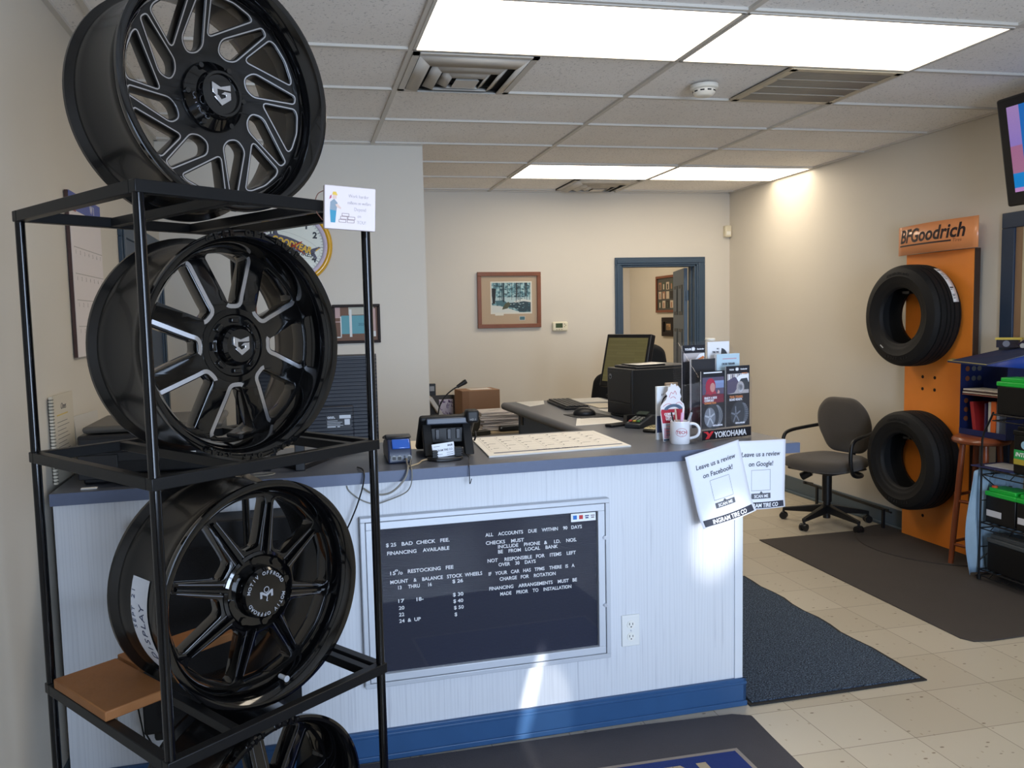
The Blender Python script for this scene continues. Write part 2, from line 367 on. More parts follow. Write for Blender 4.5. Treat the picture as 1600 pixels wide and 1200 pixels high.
# ------------------------------------------------------------------ ceiling fittings
M_diff = mat('light_diffuser', (255, 250, 240), .5, emit=(1.0, .83, .60), estr=7.2)
def _diff():
    nt, b = nodes(M_diff); tc = nn(nt, 'ShaderNodeTexCoord'); n = nn(nt, 'ShaderNodeTexNoise', i_Scale=3.); nt.links.new(tc.outputs['Object'], n.inputs[0])
    r = ramp(nt, [(.28, (.95, .76, .52)), (.45, (1., .88, .71))]); nt.links.new(n.outputs['Fac'], r.inputs[0]); nt.links.new(r.outputs[0], b.inputs['Emission Color'])
_diff()
M_grille = mat('vent_white', (196, 190, 180), .5)
M_dark = mat('vent_dark', (26, 25, 24), .8)
LAB = ['large ceiling light panel above the front desk, left of the near pair', 'stained ceiling light panel right of the near pair, beside the air grille',
       'far ceiling light panel on the left, in front of the small diffuser', 'far ceiling light panel on the right, against the right wall']
for k, (x0, x1, y0, y1) in enumerate(((.527, 1.722, 2.913, 3.498), (1.746, 2.942, 2.913, 3.498), (1.746, 2.942, 5.961, 6.546), (2.966, 4.118, 5.961, 6.546))):
    t = thing('ceiling_light', LAB[k], 'light', ((x0+x1)/2, (y0+y1)/2, CEIL), group='fluorescent ceiling panels')
    a, b = (x1-x0)/2, (y1-y0)/2
    MB().box(-a, a, -b, b, .0, .006).build('diffuser', M_diff, t)
    m = MB().box(-a-.006, a+.006, -b-.006, -b+.008, -.003, .008).box(-a-.006, a+.006, b-.008, b+.006, -.003, .008).box(-a-.006, -a+.008, -b, b, -.003, .008).box(a-.008, a+.006, -b, b, -.003, .008)
    m.build('frame', M_tbar, t)
def diffuser(label, x0, x1, y0, y1):
    t = thing('ceiling_diffuser', label, 'vent', ((x0+x1)/2, (y0+y1)/2, CEIL))
    a, b = (x1-x0)/2, (y1-y0)/2
    MB().box(-a, a, -b, b, .0, .01).build('backing', M_dark, t)
    m = MB().box(-a, a, -b, -b+.03, -.006, .002).box(-a, a, b-.03, b, -.006, .002).box(-a, -a+.03, -b, b, -.006, .002).box(a-.03, a, -b, b, -.006, .002)
    m.build('frame', M_grille, t)
    for k, (s0, s1, z0, z1) in enumerate(((.88, .70, -.004, -.030), (.62, .47, -.008, -.036), (.40, .27, -.012, -.042))):
        m = MB()
        for i in range(4):
            c0 = [(-1, -1), (1, -1), (1, 1), (-1, 1)]; p, q = c0[i], c0[(i+1) % 4]
            m.add([(p[0]*a*s0, p[1]*b*s0, z0), (q[0]*a*s0, q[1]*b*s0, z0), (q[0]*a*s1, q[1]*b*s1, z1), (p[0]*a*s1, p[1]*b*s1, z1)], [(0, 1, 2, 3)])
        # flared ring: outer lip up at the ceiling, inner edge hanging
        m.build('vane', M_grille, t, solid=.004)
    MB().add([(-a*.2, -b*.2, -.046), (a*.2, -b*.2, -.046), (a*.2, b*.2, -.046), (-a*.2, b*.2, -.046), (-a*.12, -b*.12, -.012), (a*.12, -b*.12, -.012), (a*.12, b*.12, -.012), (-a*.12, b*.12, -.012)],
             [(0, 1, 2, 3), (4, 5, 6, 7), (0, 1, 5, 4), (1, 2, 6, 5), (2, 3, 7, 6), (3, 0, 4, 7)]).build('cone', M_grille, t)
diffuser('large square stepped air diffuser beside the left near light panel', .527, 1.09, 3.522, 4.098)
diffuser('small looking stepped air diffuser by the back wall behind the far lights', 2.335, 2.905, 6.571, 7.14)
t = thing('return_grille', 'flat louvred return air grille beside the smoke detector', 'vent', (2.63, 3.80, CEIL))
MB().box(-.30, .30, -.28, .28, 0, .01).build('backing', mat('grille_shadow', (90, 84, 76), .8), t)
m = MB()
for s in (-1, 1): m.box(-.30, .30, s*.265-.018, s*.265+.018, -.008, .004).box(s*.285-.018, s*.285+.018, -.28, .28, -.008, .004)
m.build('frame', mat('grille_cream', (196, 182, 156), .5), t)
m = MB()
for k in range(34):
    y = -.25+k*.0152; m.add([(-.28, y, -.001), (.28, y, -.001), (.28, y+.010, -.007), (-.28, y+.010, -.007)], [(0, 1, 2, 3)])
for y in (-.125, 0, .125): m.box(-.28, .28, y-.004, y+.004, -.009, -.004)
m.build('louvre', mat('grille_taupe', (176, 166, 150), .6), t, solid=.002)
t = thing('smoke_detector', 'round white smoke detector on a ceiling tile', 'smoke detector', (2.05, 3.85, CEIL))
MB().lathe([(.001, 0), (.07, 0), (.07, -.018), (.062, -.024), (.001, -.024)], 32).build('base', mat('detector_white', (226, 220, 206), .5), t)
MB().lathe([(.055, -.024), (.056, -.036), (.045, -.05), (.03, -.055), (.001, -.055)], 32).build('cap', mat('detector_white2', (232, 226, 212), .45), t)
m = MB()
for k in range(10):
    a = 2*pi*k/10; m.cbox((0, 0, 0), (.02, .003, .007), 0, RZ(a) @ T(0, .0545, -.0325))
m.build('slot', M_black, t)
# motion sensor high in the back corner
t = thing('motion_sensor', 'small cream motion sensor box high beside the back corner', 'sensor', (4.10, YB-.001, 2.30))
MB().box(-.033, .033, -.05, 0, 0, .11).build('housing', mat('sensor_cream', (222, 212, 184), .45), t, bevel=.008)
MB().box(-.022, .022, -.054, -.048, .02, .055).build('lens', mat('sensor_lens', (238, 234, 220), .25), t, bevel=.003)
# strip of ceiling debris: the dark seam gaps where tiles sit off the grid
# ------------------------------------------------------------------ counter (its own frame: x along the front, y into the room)
CR = .0335; CX, CY = 1.6844, 2.87; CTOP = 1.057
MC = Matrix.Translation((CX, CY, 0)) @ RZ(CR)
def cw(x, y, z=CTOP):
    v = MC @ Vector((x, y, z)); return (v.x, v.y, v.z)
M_lam = mat('grey_blue_laminate', (82, 86, 96), .30, vary=.12, vscale=120)
M_lamedge = mat('laminate_edge', (88, 98, 122), .45, vary=.06, vscale=60)
M_panel = mat('white_washed_panelling', (205, 208, 214), .55)
def _panel():
    nt, b = nodes(M_panel); tc = nn(nt, 'ShaderNodeTexCoord'); mp = nn(nt, 'ShaderNodeMapping'); mp.inputs['Scale'].default_value = (26, 26, 1.0); nt.links.new(tc.outputs['Object'], mp.inputs[0])
    w = nn(nt, 'ShaderNodeTexWave', i_Scale=.9, i_Distortion=9., i_Detail=3.); w.inputs['Detail Scale'].default_value = 1.2; nt.links.new(mp.outputs[0], w.inputs[0])
    n = nn(nt, 'ShaderNodeTexNoise', i_Scale=2.2, i_Detail=6.); nt.links.new(mp.outputs[0], n.inputs[0])
    r = ramp(nt, [(.0, lin((207, 209, 213))), (.35, lin((213, 215, 219)))]); nt.links.new(w.outputs['Fac'], r.inputs[0])
    r2 = ramp(nt, [(.26, (.80, .80, .82)), (.42, (1, 1, 1))]); nt.links.new(n.outputs['Fac'], r2.inputs[0])
    m = nn(nt, 'ShaderNodeMix', data_type='RGBA', blend_type='MULTIPLY'); m.inputs[0].default_value = 1
    nt.links.new(r.outputs[0], m.inputs[6]); nt.links.new(r2.outputs[0], m.inputs[7])
    sp = nn(nt, 'ShaderNodeSeparateXYZ'); nt.links.new(tc.outputs['Object'], sp.inputs[0])
    d = nn(nt, 'ShaderNodeMath', operation='DIVIDE'); d.inputs[1].default_value = .2032; nt.links.new(sp.outputs[0], d.inputs[0])
    f = nn(nt, 'ShaderNodeMath', operation='FRACT'); nt.links.new(d.outputs[0], f.inputs[0])
    g = ramp(nt, [(.0, (.82, .82, .84)), (.010, (1, 1, 1))]); nt.links.new(f.outputs[0], g.inputs[0])
    m2 = nn(nt, 'ShaderNodeMix', data_type='RGBA', blend_type='MULTIPLY'); m2.inputs[0].default_value = 1
    nt.links.new(m.outputs[2], m2.inputs[6]); nt.links.new(g.outputs[0], m2.inputs[7]); nt.links.new(m2.outputs[2], b.inputs['Base Color'])
_panel()
M_kick = mat('blue_kick_paint', (46, 82, 124), .38, vary=.12, vscale=9)
LXL = -2.485
ct = thing('service_counter', 'long white panelled service counter with grey top and blue kick board', 'counter', (CX, CY, 0), CR)
MB().box(LXL, 0, 0, .02, .10, CTOP-.04).box(-.02, 0, .02, .55, .0, CTOP-.04).build('front_panel', M_panel, ct)
MB().box(-.03, .004, -.006, .0, .10, CTOP-.04).box(0, .006, -.006, .03, .10, CTOP-.04).build('corner_trim', mat('panel_trim_white', (214, 217, 222), .5), ct, bevel=.002)
k = MB().box(LXL, .016, -.016, .0, .0, .112).box(0, .016, -.016, .55, 0, .112)
k.box(LXL, .018, -.022, -.016, .0, .022); k.box(LXL, .018, -.019, .0, .088, .1)
k.build('kick_board', M_kick, ct, bevel=.004)
# L-shaped top: straight run plus the return going back
top = MB().prism([(LXL, -.035), (.238, -.035), (.238, .60), (.238, 1.95), (-.40, 1.95), (-.40, .63), (LXL, .63)], CTOP-.04, CTOP, 0)
wt = top.build('worktop', [M_lam], ct, bevel=.003)
MB().box(LXL, .2385, -.0375, -.034, CTOP-.0405, CTOP-.001).box(.2365, .2395, -.036, 1.95, CTOP-.0405, CTOP-.001).build('worktop_edge', M_lamedge, ct)
MB().tube([(-.40, .62, CTOP-.022), (-.40, 1.95, CTOP-.022)], .0225, 14).tube([(-.40, 1.955, CTOP-.022), (.23, 1.955, CTOP-.022)], .0225, 14).build('bullnose_edge', mat('bullnose_laminate', (92, 92, 96), .35), ct)
b = MB().box(-.34, -.30, .66, 1.85, 0, CTOP-.045).box(-.34, .2, 1.82, 1.86, 0, CTOP-.045)
b.build('return_panel', mat('return_side_blue', (70, 86, 108), .45), ct)
MB().box(-.345, -.338, 1.76, 1.80, CTOP-.12, CTOP-.045).box(-.352, -.34, 1.0, 1.015, CTOP-.11, CTOP-.08).build('bracket', M_black, ct)
MB().box(LXL, -.36, .50, .52, .1, CTOP-.045).build('rear_panel', M_panel, ct)
# cable drop device fixed to the front, behind the wheels
# ------------------------------------------------------------------ letter board
M_felt = mat('navy_felt', (34, 37, 52), .75)
def _felt():
    nt, b = nodes(M_felt); tc = nn(nt, 'ShaderNodeTexCoord'); w = nn(nt, 'ShaderNodeTexWave', i_Scale=60., bands_direction='Z'); nt.links.new(tc.outputs['Object'], w.inputs[0])
    bp = nn(nt, 'ShaderNodeBump', i_Strength=.25, i_Distance=.002); nt.links.new(w.outputs['Fac'], bp.inputs['Height']); nt.links.new(bp.outputs[0], b.inputs['Normal'])
_felt()
M_frame = mat('board_frame_silver', (198, 202, 208), .42, metal=.25)
M_let = mat('white_letters', (240, 240, 240), .5)
lb = thing('letter_board', 'silver framed dark blue letter board listing fees and shop rules on the counter front', 'letter board', cw(-1.04, 0, .587), CR)
A, Bz = .467, .308          # half width, half height
def ring(a0, b0, a1, b1, y0, y1):
    m = MB()
    m.box(-a0, a0, y0, y1, b1, b0).box(-a0, a0, y0, y1, -b0, -b1).box(-a0, -a1, y0, y1, -b1, b1).box(a1, a0, y0, y1, -b1, b1); return m
MB().box(-A+.02, A-.02, -.012, -.002, -Bz+.02, Bz-.02).build('felt_panel', M_felt, lb)
ring(A, Bz, A-.017, Bz-.017, -.034, -.002).build('case_frame', M_frame, lb, bevel=.002)
ring(A-.019, Bz-.019, A-.046, Bz-.046, -.031, -.010).build('door_frame', mat('door_frame_silver', (206, 210, 216), .38, metal=.2), lb, bevel=.002)
M_pane = clear('board_glazing', .11, .98)
MB().quad((-A+.045, -.020, -Bz+.045), (A-.045, -.020, -Bz+.045), (A-.045, -.020, Bz-.045), (-A+.045, -.020, Bz-.045)).build('glazing', M_pane, lb)
for z in (.16, -.10): MB().cyl((A-.022, -.031, z), (A-.022, -.040, z), .008, .007).cbox((A-.022, -.041, z), (.009, .003, .003)).build('lock', M_alu, lb)
# letter lines: (text, left x px fraction, ...) placed from the board's own grid
FW, FH = 2*A-.092, 2*Bz-.092
def bl(txt, x0, x1, y, h=.0172):
    """one line of push-in letters; x0, x1, y as read along the felt (0..1491 wide, rows slanting by perspective)"""
    t = x0/1491; v = (y-210+135*t)/(990-50*t)
    vs, fs = text_mesh(txt, h, bold=.00025, ext=.0008, align='LEFT'); w = max(p[0] for p in vs)-min(p[0] for p in vs); sx = (x1-x0)/1491*FW/w
    m = MB(); m.add([(p[0]*sx, p[1], p[2]) for p in vs], fs, 0, T(-A+.046+t*FW, -.0135, Bz-.046-v*FH) @ UP)
    m.build("lettering", M_let, lb)
LB = [('$ 25   BAD  CHECK   FEE.', 78, 485, 332), ('FINANCING    AVAILABLE', 83, 482, 388), ('15', 92, 126, 525), ('o', 129, 150, 498), ('/o', 150, 180, 520), ('RESTOCKING   FEE', 210, 505, 510),
      ('MOUNT    &    BALANCE   STOCK  WHEELS', 97, 695, 585), ('13     THRU      16', 142, 358, 622), ('$ 26', 497, 567, 580), ('17', 137, 175, 715), ('18-', 255, 300, 703), ('$ 30', 498, 567, 672),
      ('20', 147, 182, 762), ('$ 40', 500, 565, 717), ('22', 147, 180, 808), ('$ 50', 503, 567, 762), ('24  &  UP', 147, 285, 852), ('$', 506, 523, 808),
      ('ALL    ACCOUNTS    DUE    WITHIN    90   DAYS', 725, 1388, 262), ('CHECKS    MUST', 725, 982, 318), ('INCLUDE    PHONE   &     I.D.    NOS.', 805, 1347, 343), ('BE    FROM   LOCAL    BANK', 805, 1215, 377),
      ('NOT     RESPONSIBLE   FOR    ITEMS    LEFT', 733, 1340, 440), ('OVER    30    DAYS', 807, 1060, 466), ('IF   YOUR   CAR   HAS   TPMS    THERE   IS   A', 738, 1330, 530), ('CHARGE   FOR    ROTATION', 812, 1197, 565),
      ('FINANCING    ARRANGEMENTS    MUST   BE', 740, 1345, 632), ('MADE    PRIOR    TO    INSTALLATION', 813, 1305, 668)]
for q in LB: bl(*q, h=.0125 if q[0] == 'o' else .0182)
c = MB().box(A-.15, A-.052, -.0215, -.0205, Bz-.082, Bz-.051)
c.build('card_sticker', mat('sticker_white', (236, 238, 240), .5), lb)
m = MB()
for i, (x, col) in enumerate(((.142, 0), (.118, 1), (.095, 2), (.072, 3))):
    if i < 2: m.box(A-x, A-x+.015, -.0225, -.0215, Bz-.073, Bz-.058, col)
    else: m.box(A-x, A-x+.016, -.0225, -.0215, Bz-.064, Bz-.060, col).box(A-x+.002, A-x+.014, -.0225, -.0215, Bz-.072, Bz-.067, col)
m.build('card_logo', [mat('logo_blue', (40, 110, 190), .5), mat('logo_red', (190, 50, 50), .5), mat('logo_navy', (60, 70, 110), .5), mat('logo_grey', (150, 140, 140), .5)], lb)
# ------------------------------------------------------------------ outlet
o = thing('wall_outlet', 'white double socket outlet low on the counter front', 'outlet', cw(-.479, 0, .363), CR)
M_ivory = mat('outlet_ivory', (226, 226, 222), .4)
MB().box(-.037, .037, -.007, 0, -.062, .062).build('cover_plate', M_ivory, o, bevel=.003)
for z in (.024, -.024):
    s = MB().cyl((0, -.006, z), (0, -.0095, z), .0165, n=24).build('socket', mat('socket_face', (232, 230, 222), .4), o)
    MB().box(-.008, -.0055, -.0102, -.009, z-.001, z+.008).box(.0055, .008, -.0102, -.009, z-.001, z+.007).cyl((0, -.009, z-.008), (0, -.0102, z-.008), .0025, n=10).build('slot', M_black, s)
MB().cyl((0, -.006, 0), (0, -.0085, 0), .003, n=10).build('screw', M_alu, o)
# ------------------------------------------------------------------ mats
M_mat1 = mat('black_rubber_mat', (66, 60, 56), .85, bump=.3, bscale=260, vary=.12, vscale=5)
def slab(name, label, cat, poly, z0, z1, m, bev=.003):
    return tag(MB().prism(poly, z0, z1).build(name, m, bevel=bev), label, cat)
slab('floor_mat', 'large dark brown rubber mat in front of the tire display', 'mat', [(3.13, 3.125), (4.12, 3.16), (4.12, 4.98), (3.05, 4.96), (3.02, 3.19), (3.05, 3.14)], .0005, .007, M_mat1)
arc = [(4.115, 4.02)] + [(4.115-.55*cos(t)*1.0, 4.55-.53*sin(t)) for t in [R(a) for a in range(80, -81, -10)]] + [(4.115, 5.07)]
arc = [(4.115+.0, 4.02)] + [(4.12-.50*sin(R(a)), 4.54-.52*cos(R(a))) for a in range(8, 173, 8)] + [(4.115, 5.06)]
slab('floor_mat', 'half round dark mat lying on the large mat under the orange board', 'mat', arc, .007, .013, mat('rubber_mat_dark', (58, 52, 48), .9, bump=.3, bscale=260))
M_carp = mat('blue_carpet_mat', (50, 60, 74), .95)
def _carp():
    nt, b = nodes(M_carp); tc = nn(nt, 'ShaderNodeTexCoord'); n = nn(nt, 'ShaderNodeTexNoise', i_Scale=170., i_Detail=3.); nt.links.new(tc.outputs['Object'], n.inputs[0])
    r = ramp(nt, [(.36, lin((20, 25, 34))), (.5, lin((52, 66, 84))), (.66, lin((98, 114, 132)))]); nt.links.new(n.outputs['Fac'], r.inputs[0]); nt.links.new(r.outputs[0], b.inputs['Base Color'])
    bp = nn(nt, 'ShaderNodeBump', i_Strength=.8, i_Distance=.006); nt.links.new(n.outputs['Fac'], bp.inputs['Height']); nt.links.new(bp.outputs[0], b.inputs['Normal'])
_carp()
cm = thing('carpet_mat', 'blue grey carpet mat with black rubber edge at the counter end', 'mat', (0, 0, 0))
edge = [(1.708, 2.835), (2.546, 2.855), (2.552, 3.1)] + [(2.545+.010*sin(i*1.7), 3.1+i*.1) for i in range(1, 12)] + [(2.545, 4.295), (1.708, 4.295)]
MB().prism(edge, .0005, .006).build('rubber_edge', mat('mat_rubber_edge', (30, 30, 32), .7), cm, bevel=.002)
MB().prism([(1.725, 2.855), (2.526, 2.874), (2.53, 3.1)] + [(2.524+.010*sin(i*1.7), 3.1+i*.1) for i in range(1, 12)] + [(2.525, 4.275), (1.725, 4.275)], .006, .011).build('carpet_pile', M_carp, cm)
fm = thing('entrance_mat', 'charcoal entrance mat with a blue lettered panel below the counter front', 'mat', (0, 0, 0))
M_char = mat('charcoal_carpet', (72, 69, 72), .95, bump=.5, bscale=300, vary=.25, vscale=4)
MB().prism([(-.1, 1.2), (1.63, 1.2), (1.64, 2.35), (1.655, 2.60), (1.668, 2.76), (1.60, 2.79), (1.2, 2.80), (-.1, 2.78)], .0005, .008).build('carpet_pile', M_char, fm, bevel=.003)
MB().box(.55, 1.485, 1.75, 2.555, .008, .0095).build('logo_border', mat('mat_logo_border', (150, 140, 130), .95, bump=.6, bscale=300), fm)
MB().box(.565, 1.468, 1.77, 2.538, .0095, .0105).build('logo_panel', mat('mat_logo_blue', (28, 50, 112), .95, bump=.6, bscale=300), fm)
m = MB()
put_text(m, 'IN', T(1.165, 2.30, .0108), .26, bold=.018, align='LEFT', sx=.62)
m.build('lettering', mat('mat_logo_tan', (176, 160, 132), .95, bump=.6, bscale=300), fm)
# ------------------------------------------------------------------ wheel rack
M_rack = mat('rack_black_metal', (20, 20, 21), .42, metal=.3)
M_post = mat('rack_post_gloss', (16, 16, 18), .16, metal=.5, coat=.3)
TH = .6538; NX, NY = -.2968, 1.70; WA, WB = .583, .592     # near corner, depth, width
rk = thing('display_rack', 'tall open black metal rack holding four black wheels', 'rack', (NX, NY, 0), TH)
MR = Matrix.Translation((NX, NY, 0)) @ RZ(TH)              # local x along the near right side, y to the left side
def rw(x, y, z):
    v = MR @ Vector((x, y, z)); return (v.x, v.y, v.z)
ZT, ZM, ZL = 1.866, 1.277, .686
for (x, y) in ((0, 0), (WB, 0), (0, WA), (WB, WA)):
    m = MB()
    for a, b in ((.0095, ZL-.026), (ZL-.0, ZM-.026), (ZM, ZT-.026)): m.cyl((x, y, a), (x, y, b+.002), .0115, n=20)
    m.cyl((x, y, .0095), (x, y, ZT-.02), .008)
    m.build('post', M_post, rk)
h = .0125
ZB = .12
CB = {ZT: (.23, .455), ZM: (.218, .528), ZL: (.163, .555), ZB: (.205, .455)}
for z in (ZT, ZM, ZL, ZB):
    MB().box(-h, WB+h, -h, h, z-.026, z).build('front_rail', M_rack, rk, bevel=.002)
    MB().box(-h, WB+h, WA-h, WA+h, z-.026, z).build('back_rail', M_rack, rk, bevel=.002)
    MB().box(-h, h, h, WA-h, z-.026, z).build('side_rail', M_rack, rk, bevel=.002)
    MB().box(WB-h, WB+h, h, WA-h, z-.026, z).build('side_rail', M_rack, rk, bevel=.002)
    for x in CB[z]: MB().box(x-.011, x+.011, h, WA-h, z-.024, z-.001).build('cross_bar', M_rack, rk, bevel=.0015)

# ------------------------------------------------------------------ wheels
def blackmat(name, col, rough, coat): return mat(name, col, rough, spec=.6, coat=coat)
M_gloss = blackmat('gloss_black_paint', (6, 6, 7), .09, .5)
M_satin = blackmat('satin_black_paint', (13, 12, 12), .30, .15)
M_barrel = blackmat('barrel_black', (14, 13, 13), .26, .15)
M_mill = mat('milled_aluminium', (214, 214, 218), .28, metal=.95)
M_millg = mat('dark_milled_edge', (128, 130, 138), .30, metal=.8)
M_chrome = mat('bright_emblem', (224, 224, 228), .22, metal=.9)

def fillet(P, r, n=4):
    out = []; m = len(P)
    for i in range(m):
        p = Vector(P[i]); a = Vector(P[i-1]); b = Vector(P[(i+1) % m])
        u = (a-p); v = (b-p); rr = r[i] if isinstance(r, (list, tuple)) else r
        q = min(rr, u.length*.45, v.length*.45)
        p0 = p+u.normalized()*q; p1 = p+v.normalized()*q
        for k in range(n+1):
            t = k/n; out.append(tuple(p0*(1-t)**2 + p*2*t*(1-t) + p1*t*t))
    return out
def polar(L, Rr): return [(r*Rr*cos(R(a)), r*Rr*sin(R(a))) for r, a in L]
def offset_poly(P, d):
    out = []; m = len(P); area2 = sum(P[i-1][0]*P[i][1]-P[i][0]*P[i-1][1] for i in range(m)); sg = 1 if area2 > 0 else -1
    for i in range(m):
        a = Vector(P[i-1]); b = Vector(P[(i+1) % m]); t = (b-a)
        if t.length < 1e-9: t = Vector((1, 0))
        nrm = Vector((t.y, -t.x)).normalized()*sg
        out.append((P[i][0]+nrm.x*d, P[i][1]+nrm.y*d))
    return out
def plate(Ro, holes, Ri, zf, thick):
    """disc with windows cut through it; zf(r) gives the front face height"""
    cu = bpy.data.curves.new('c', 'CURVE'); cu.dimensions = '2D'; cu.fill_mode = 'BOTH'; cu.extrude = thick/2; cu.bevel_depth = .0018; cu.bevel_resolution = 1
    rings = [[(Ro*cos(2*pi*i/96), Ro*sin(2*pi*i/96)) for i in range(96)]] + holes
    if Ri: rings.append([(Ri*cos(2*pi*i/48), Ri*sin(2*pi*i/48)) for i in range(48)])
    for rg in rings:
        sp = cu.splines.new('POLY'); sp.points.add(len(rg)-1); sp.use_cyclic_u = True
        for p, (x, y) in zip(sp.points, rg): p.co = (x, y, 0, 1)
    o = bpy.data.objects.new('c', cu); COL.objects.link(o)
    dg = bpy.context.evaluated_depsgraph_get(); me = bpy.data.meshes.new_from_object(o.evaluated_get(dg))
    bpy.data.objects.remove(o); bpy.data.curves.remove(cu)
    bm = bmesh.new(); bm.from_mesh(me); bmesh.ops.remove_doubles(bm, verts=bm.verts, dist=1e-6)
    for _ in range(3):
        es = [e for e in bm.edges if (e.verts[0].co-e.verts[1].co).length > .03 and abs(e.verts[0].co.z-e.verts[1].co.z) < .004]
        if not es: break
        bmesh.ops.subdivide_edges(bm, edges=es, cuts=1); bmesh.ops.triangulate(bm, faces=[f for f in bm.faces if len(f.verts) > 4])
    bm.verts.index_update()
    vs = []
    for v in bm.verts:
        r = sqrt(v.co.x**2+v.co.y**2); vs.append((v.co.x, v.co.y, zf(r) - thick/2 - .0018 + v.co.z))
    fs = [tuple(v.index for v in f.verts) for f in bm.faces]; bm.free(); bpy.data.meshes.remove(me)
    return vs, fs
def ribbon(mb, P, w, zf, d=0.0, rng=None, mi=0, lift=.0007):
    """flat strip along the edge of a window, on the spoke face"""
    A_ = offset_poly(P, d+.0012); B_ = offset_poly(P, d+.0012+w); m = len(P)
    idx = list(range(m)) if rng is None else rng
    vs = []
    for i in idx:
        for q in (A_[i], B_[i]): vs.append((q[0], q[1], zf(sqrt(q[0]**2+q[1]**2))+lift))
    k = len(idx); fs = [(2*i, 2*i+1, 2*((i+1) % k)+1, 2*((i+1) % k)) for i in range(k if rng is None else k-1)]
    mb.add(vs, fs, mi)
def emblem(mb, s, z, mi=0):
    """faceted shield with a broken G shape"""
    outer = [(-.95, .95), (-.1, .62), (.95, .95), (.95, .38), (-.42, .38), (-.42, -.30), (-.95, .05)]
    lower = [(-.78, -.32), (-.35, -.10), (-.05, -.45), (.42, -.22), (.42, -.02), (-.05, -.02), (.30, .26), (.95, .26), (.95, -.38), (-.02, -1.02)]
    for P in (outer, lower):
        P = [(x*s, y*s) for x, y in P]; mb.prism(P, z, z+.004, mi)
def wheel(name, label, cx, cy, cz, al, Rr, W, lip, face, phase, group, paint, spin_=0.0):
    t = thing(name, label, 'wheel', (cx, cy, cz), group=group)
    t.matrix_world = Matrix.Translation((cx, cy, cz)) @ RZ(al) @ RX(R(90))
    q = Rr
    zr = -lip
    prof = [(q, -.002), (q, -.012), (.972*q, -.018), (.948*q, -.026), (.945*q, -.046), (.918*q, -.06), (.905*q, -.10), (.905*q, -W+.075), (.93*q, -W+.055), (.945*q, -W+.04), (.945*q, -W+.024), (.965*q, -W+.018), (q, -W+.010), (q, -W), (.965*q, -W),
            (.93*q, -W+.012), (.89*q, -W+.05), (.865*q, -W+.09), (.855*q, zr-.05), (.852*q, zr), (.856*q, zr+.01), (.885*q, -.026), (.925*q, -.008), (.945*q, -.002), (.975*q, 0)]
    mis = [0]*5 + [1]*8 + [1]*6 + [0]*6
    MB().lathe(prof, 96, closed=True, mis=mis).build('rim', [paint, M_barrel], t, ang=30)
    return t
def lugs(mb, n, r, z, s, mi=0):
    for k in range(n):
        a = 2*pi*k/n; mb.cyl((r*cos(a), r*sin(a), z-.004), (r*cos(a), r*sin(a), z+.004), s, n=10, mi=mi)
GRP = 'alloy wheels on the display rack'
# --- top wheel: twisted split spokes, milled outlines
def face_split(t, q, zr, ph):
    zf = lambda r: zr - .012 - .030*max(0, min(1, (.84*q-r)/(.50*q)))
    H = []
    for k in range(8):
        a0 = 45*k+ph
        H.append(fillet(polar([(.400, a0+11), (.378, a0-1), (.42, a0-11), (.80, a0-17), (.815, a0-13), (.50, a0+11)], q), [.011, .009, .011, .006, .006, .016]))
        H.append(fillet(polar([(.50, a0-19), (.80, a0-21.5), (.818, a0-25), (.825, a0-36), (.815, a0-47), (.80, a0-50)], q), [.012, .01, .01, .01, .01, .01]))
    vs, fs = plate(.858*q, H, None, zf, .036)
    MB().add(vs, fs).build('spokes', M_satin, t, ang=30)
    m = MB()
    for P in H: ribbon(m, P, .0031, zf)
    m.build('milled_edges', M_mill, t, label='bright milled outlines of the spokes')
    z0 = zf(.3*q)
    c = MB().lathe([(.295*q, z0-.006), (.295*q, z0+.004), (.285*q, z0+.010), (.205*q, z0+.026), (.198*q, z0+.040), (.188*q, z0+.047), (.168*q, z0+.047), (.160*q, z0+.040), (.001, z0+.040)], 64).build('centre_cap', M_gloss, t, ang=25)
    for k in range(6):
        a = R(60*k); MB().cyl((.268*q*cos(a), .268*q*sin(a), z0+.008), (.268*q*cos(a), .268*q*sin(a), z0+.022), .0065, n=10).build('bolt', M_gloss, c)
    m = MB(); emblem(m, .027, z0+.040); m.build('emblem', M_chrome, c, label='bright faceted shield emblem', bevel=.001)
    m = MB(); arc_text(m, 'OFFROAD', .235*q, .018, R(215), z0+.0235, .16, flip=True); m.build('lettering', M_millg, c)
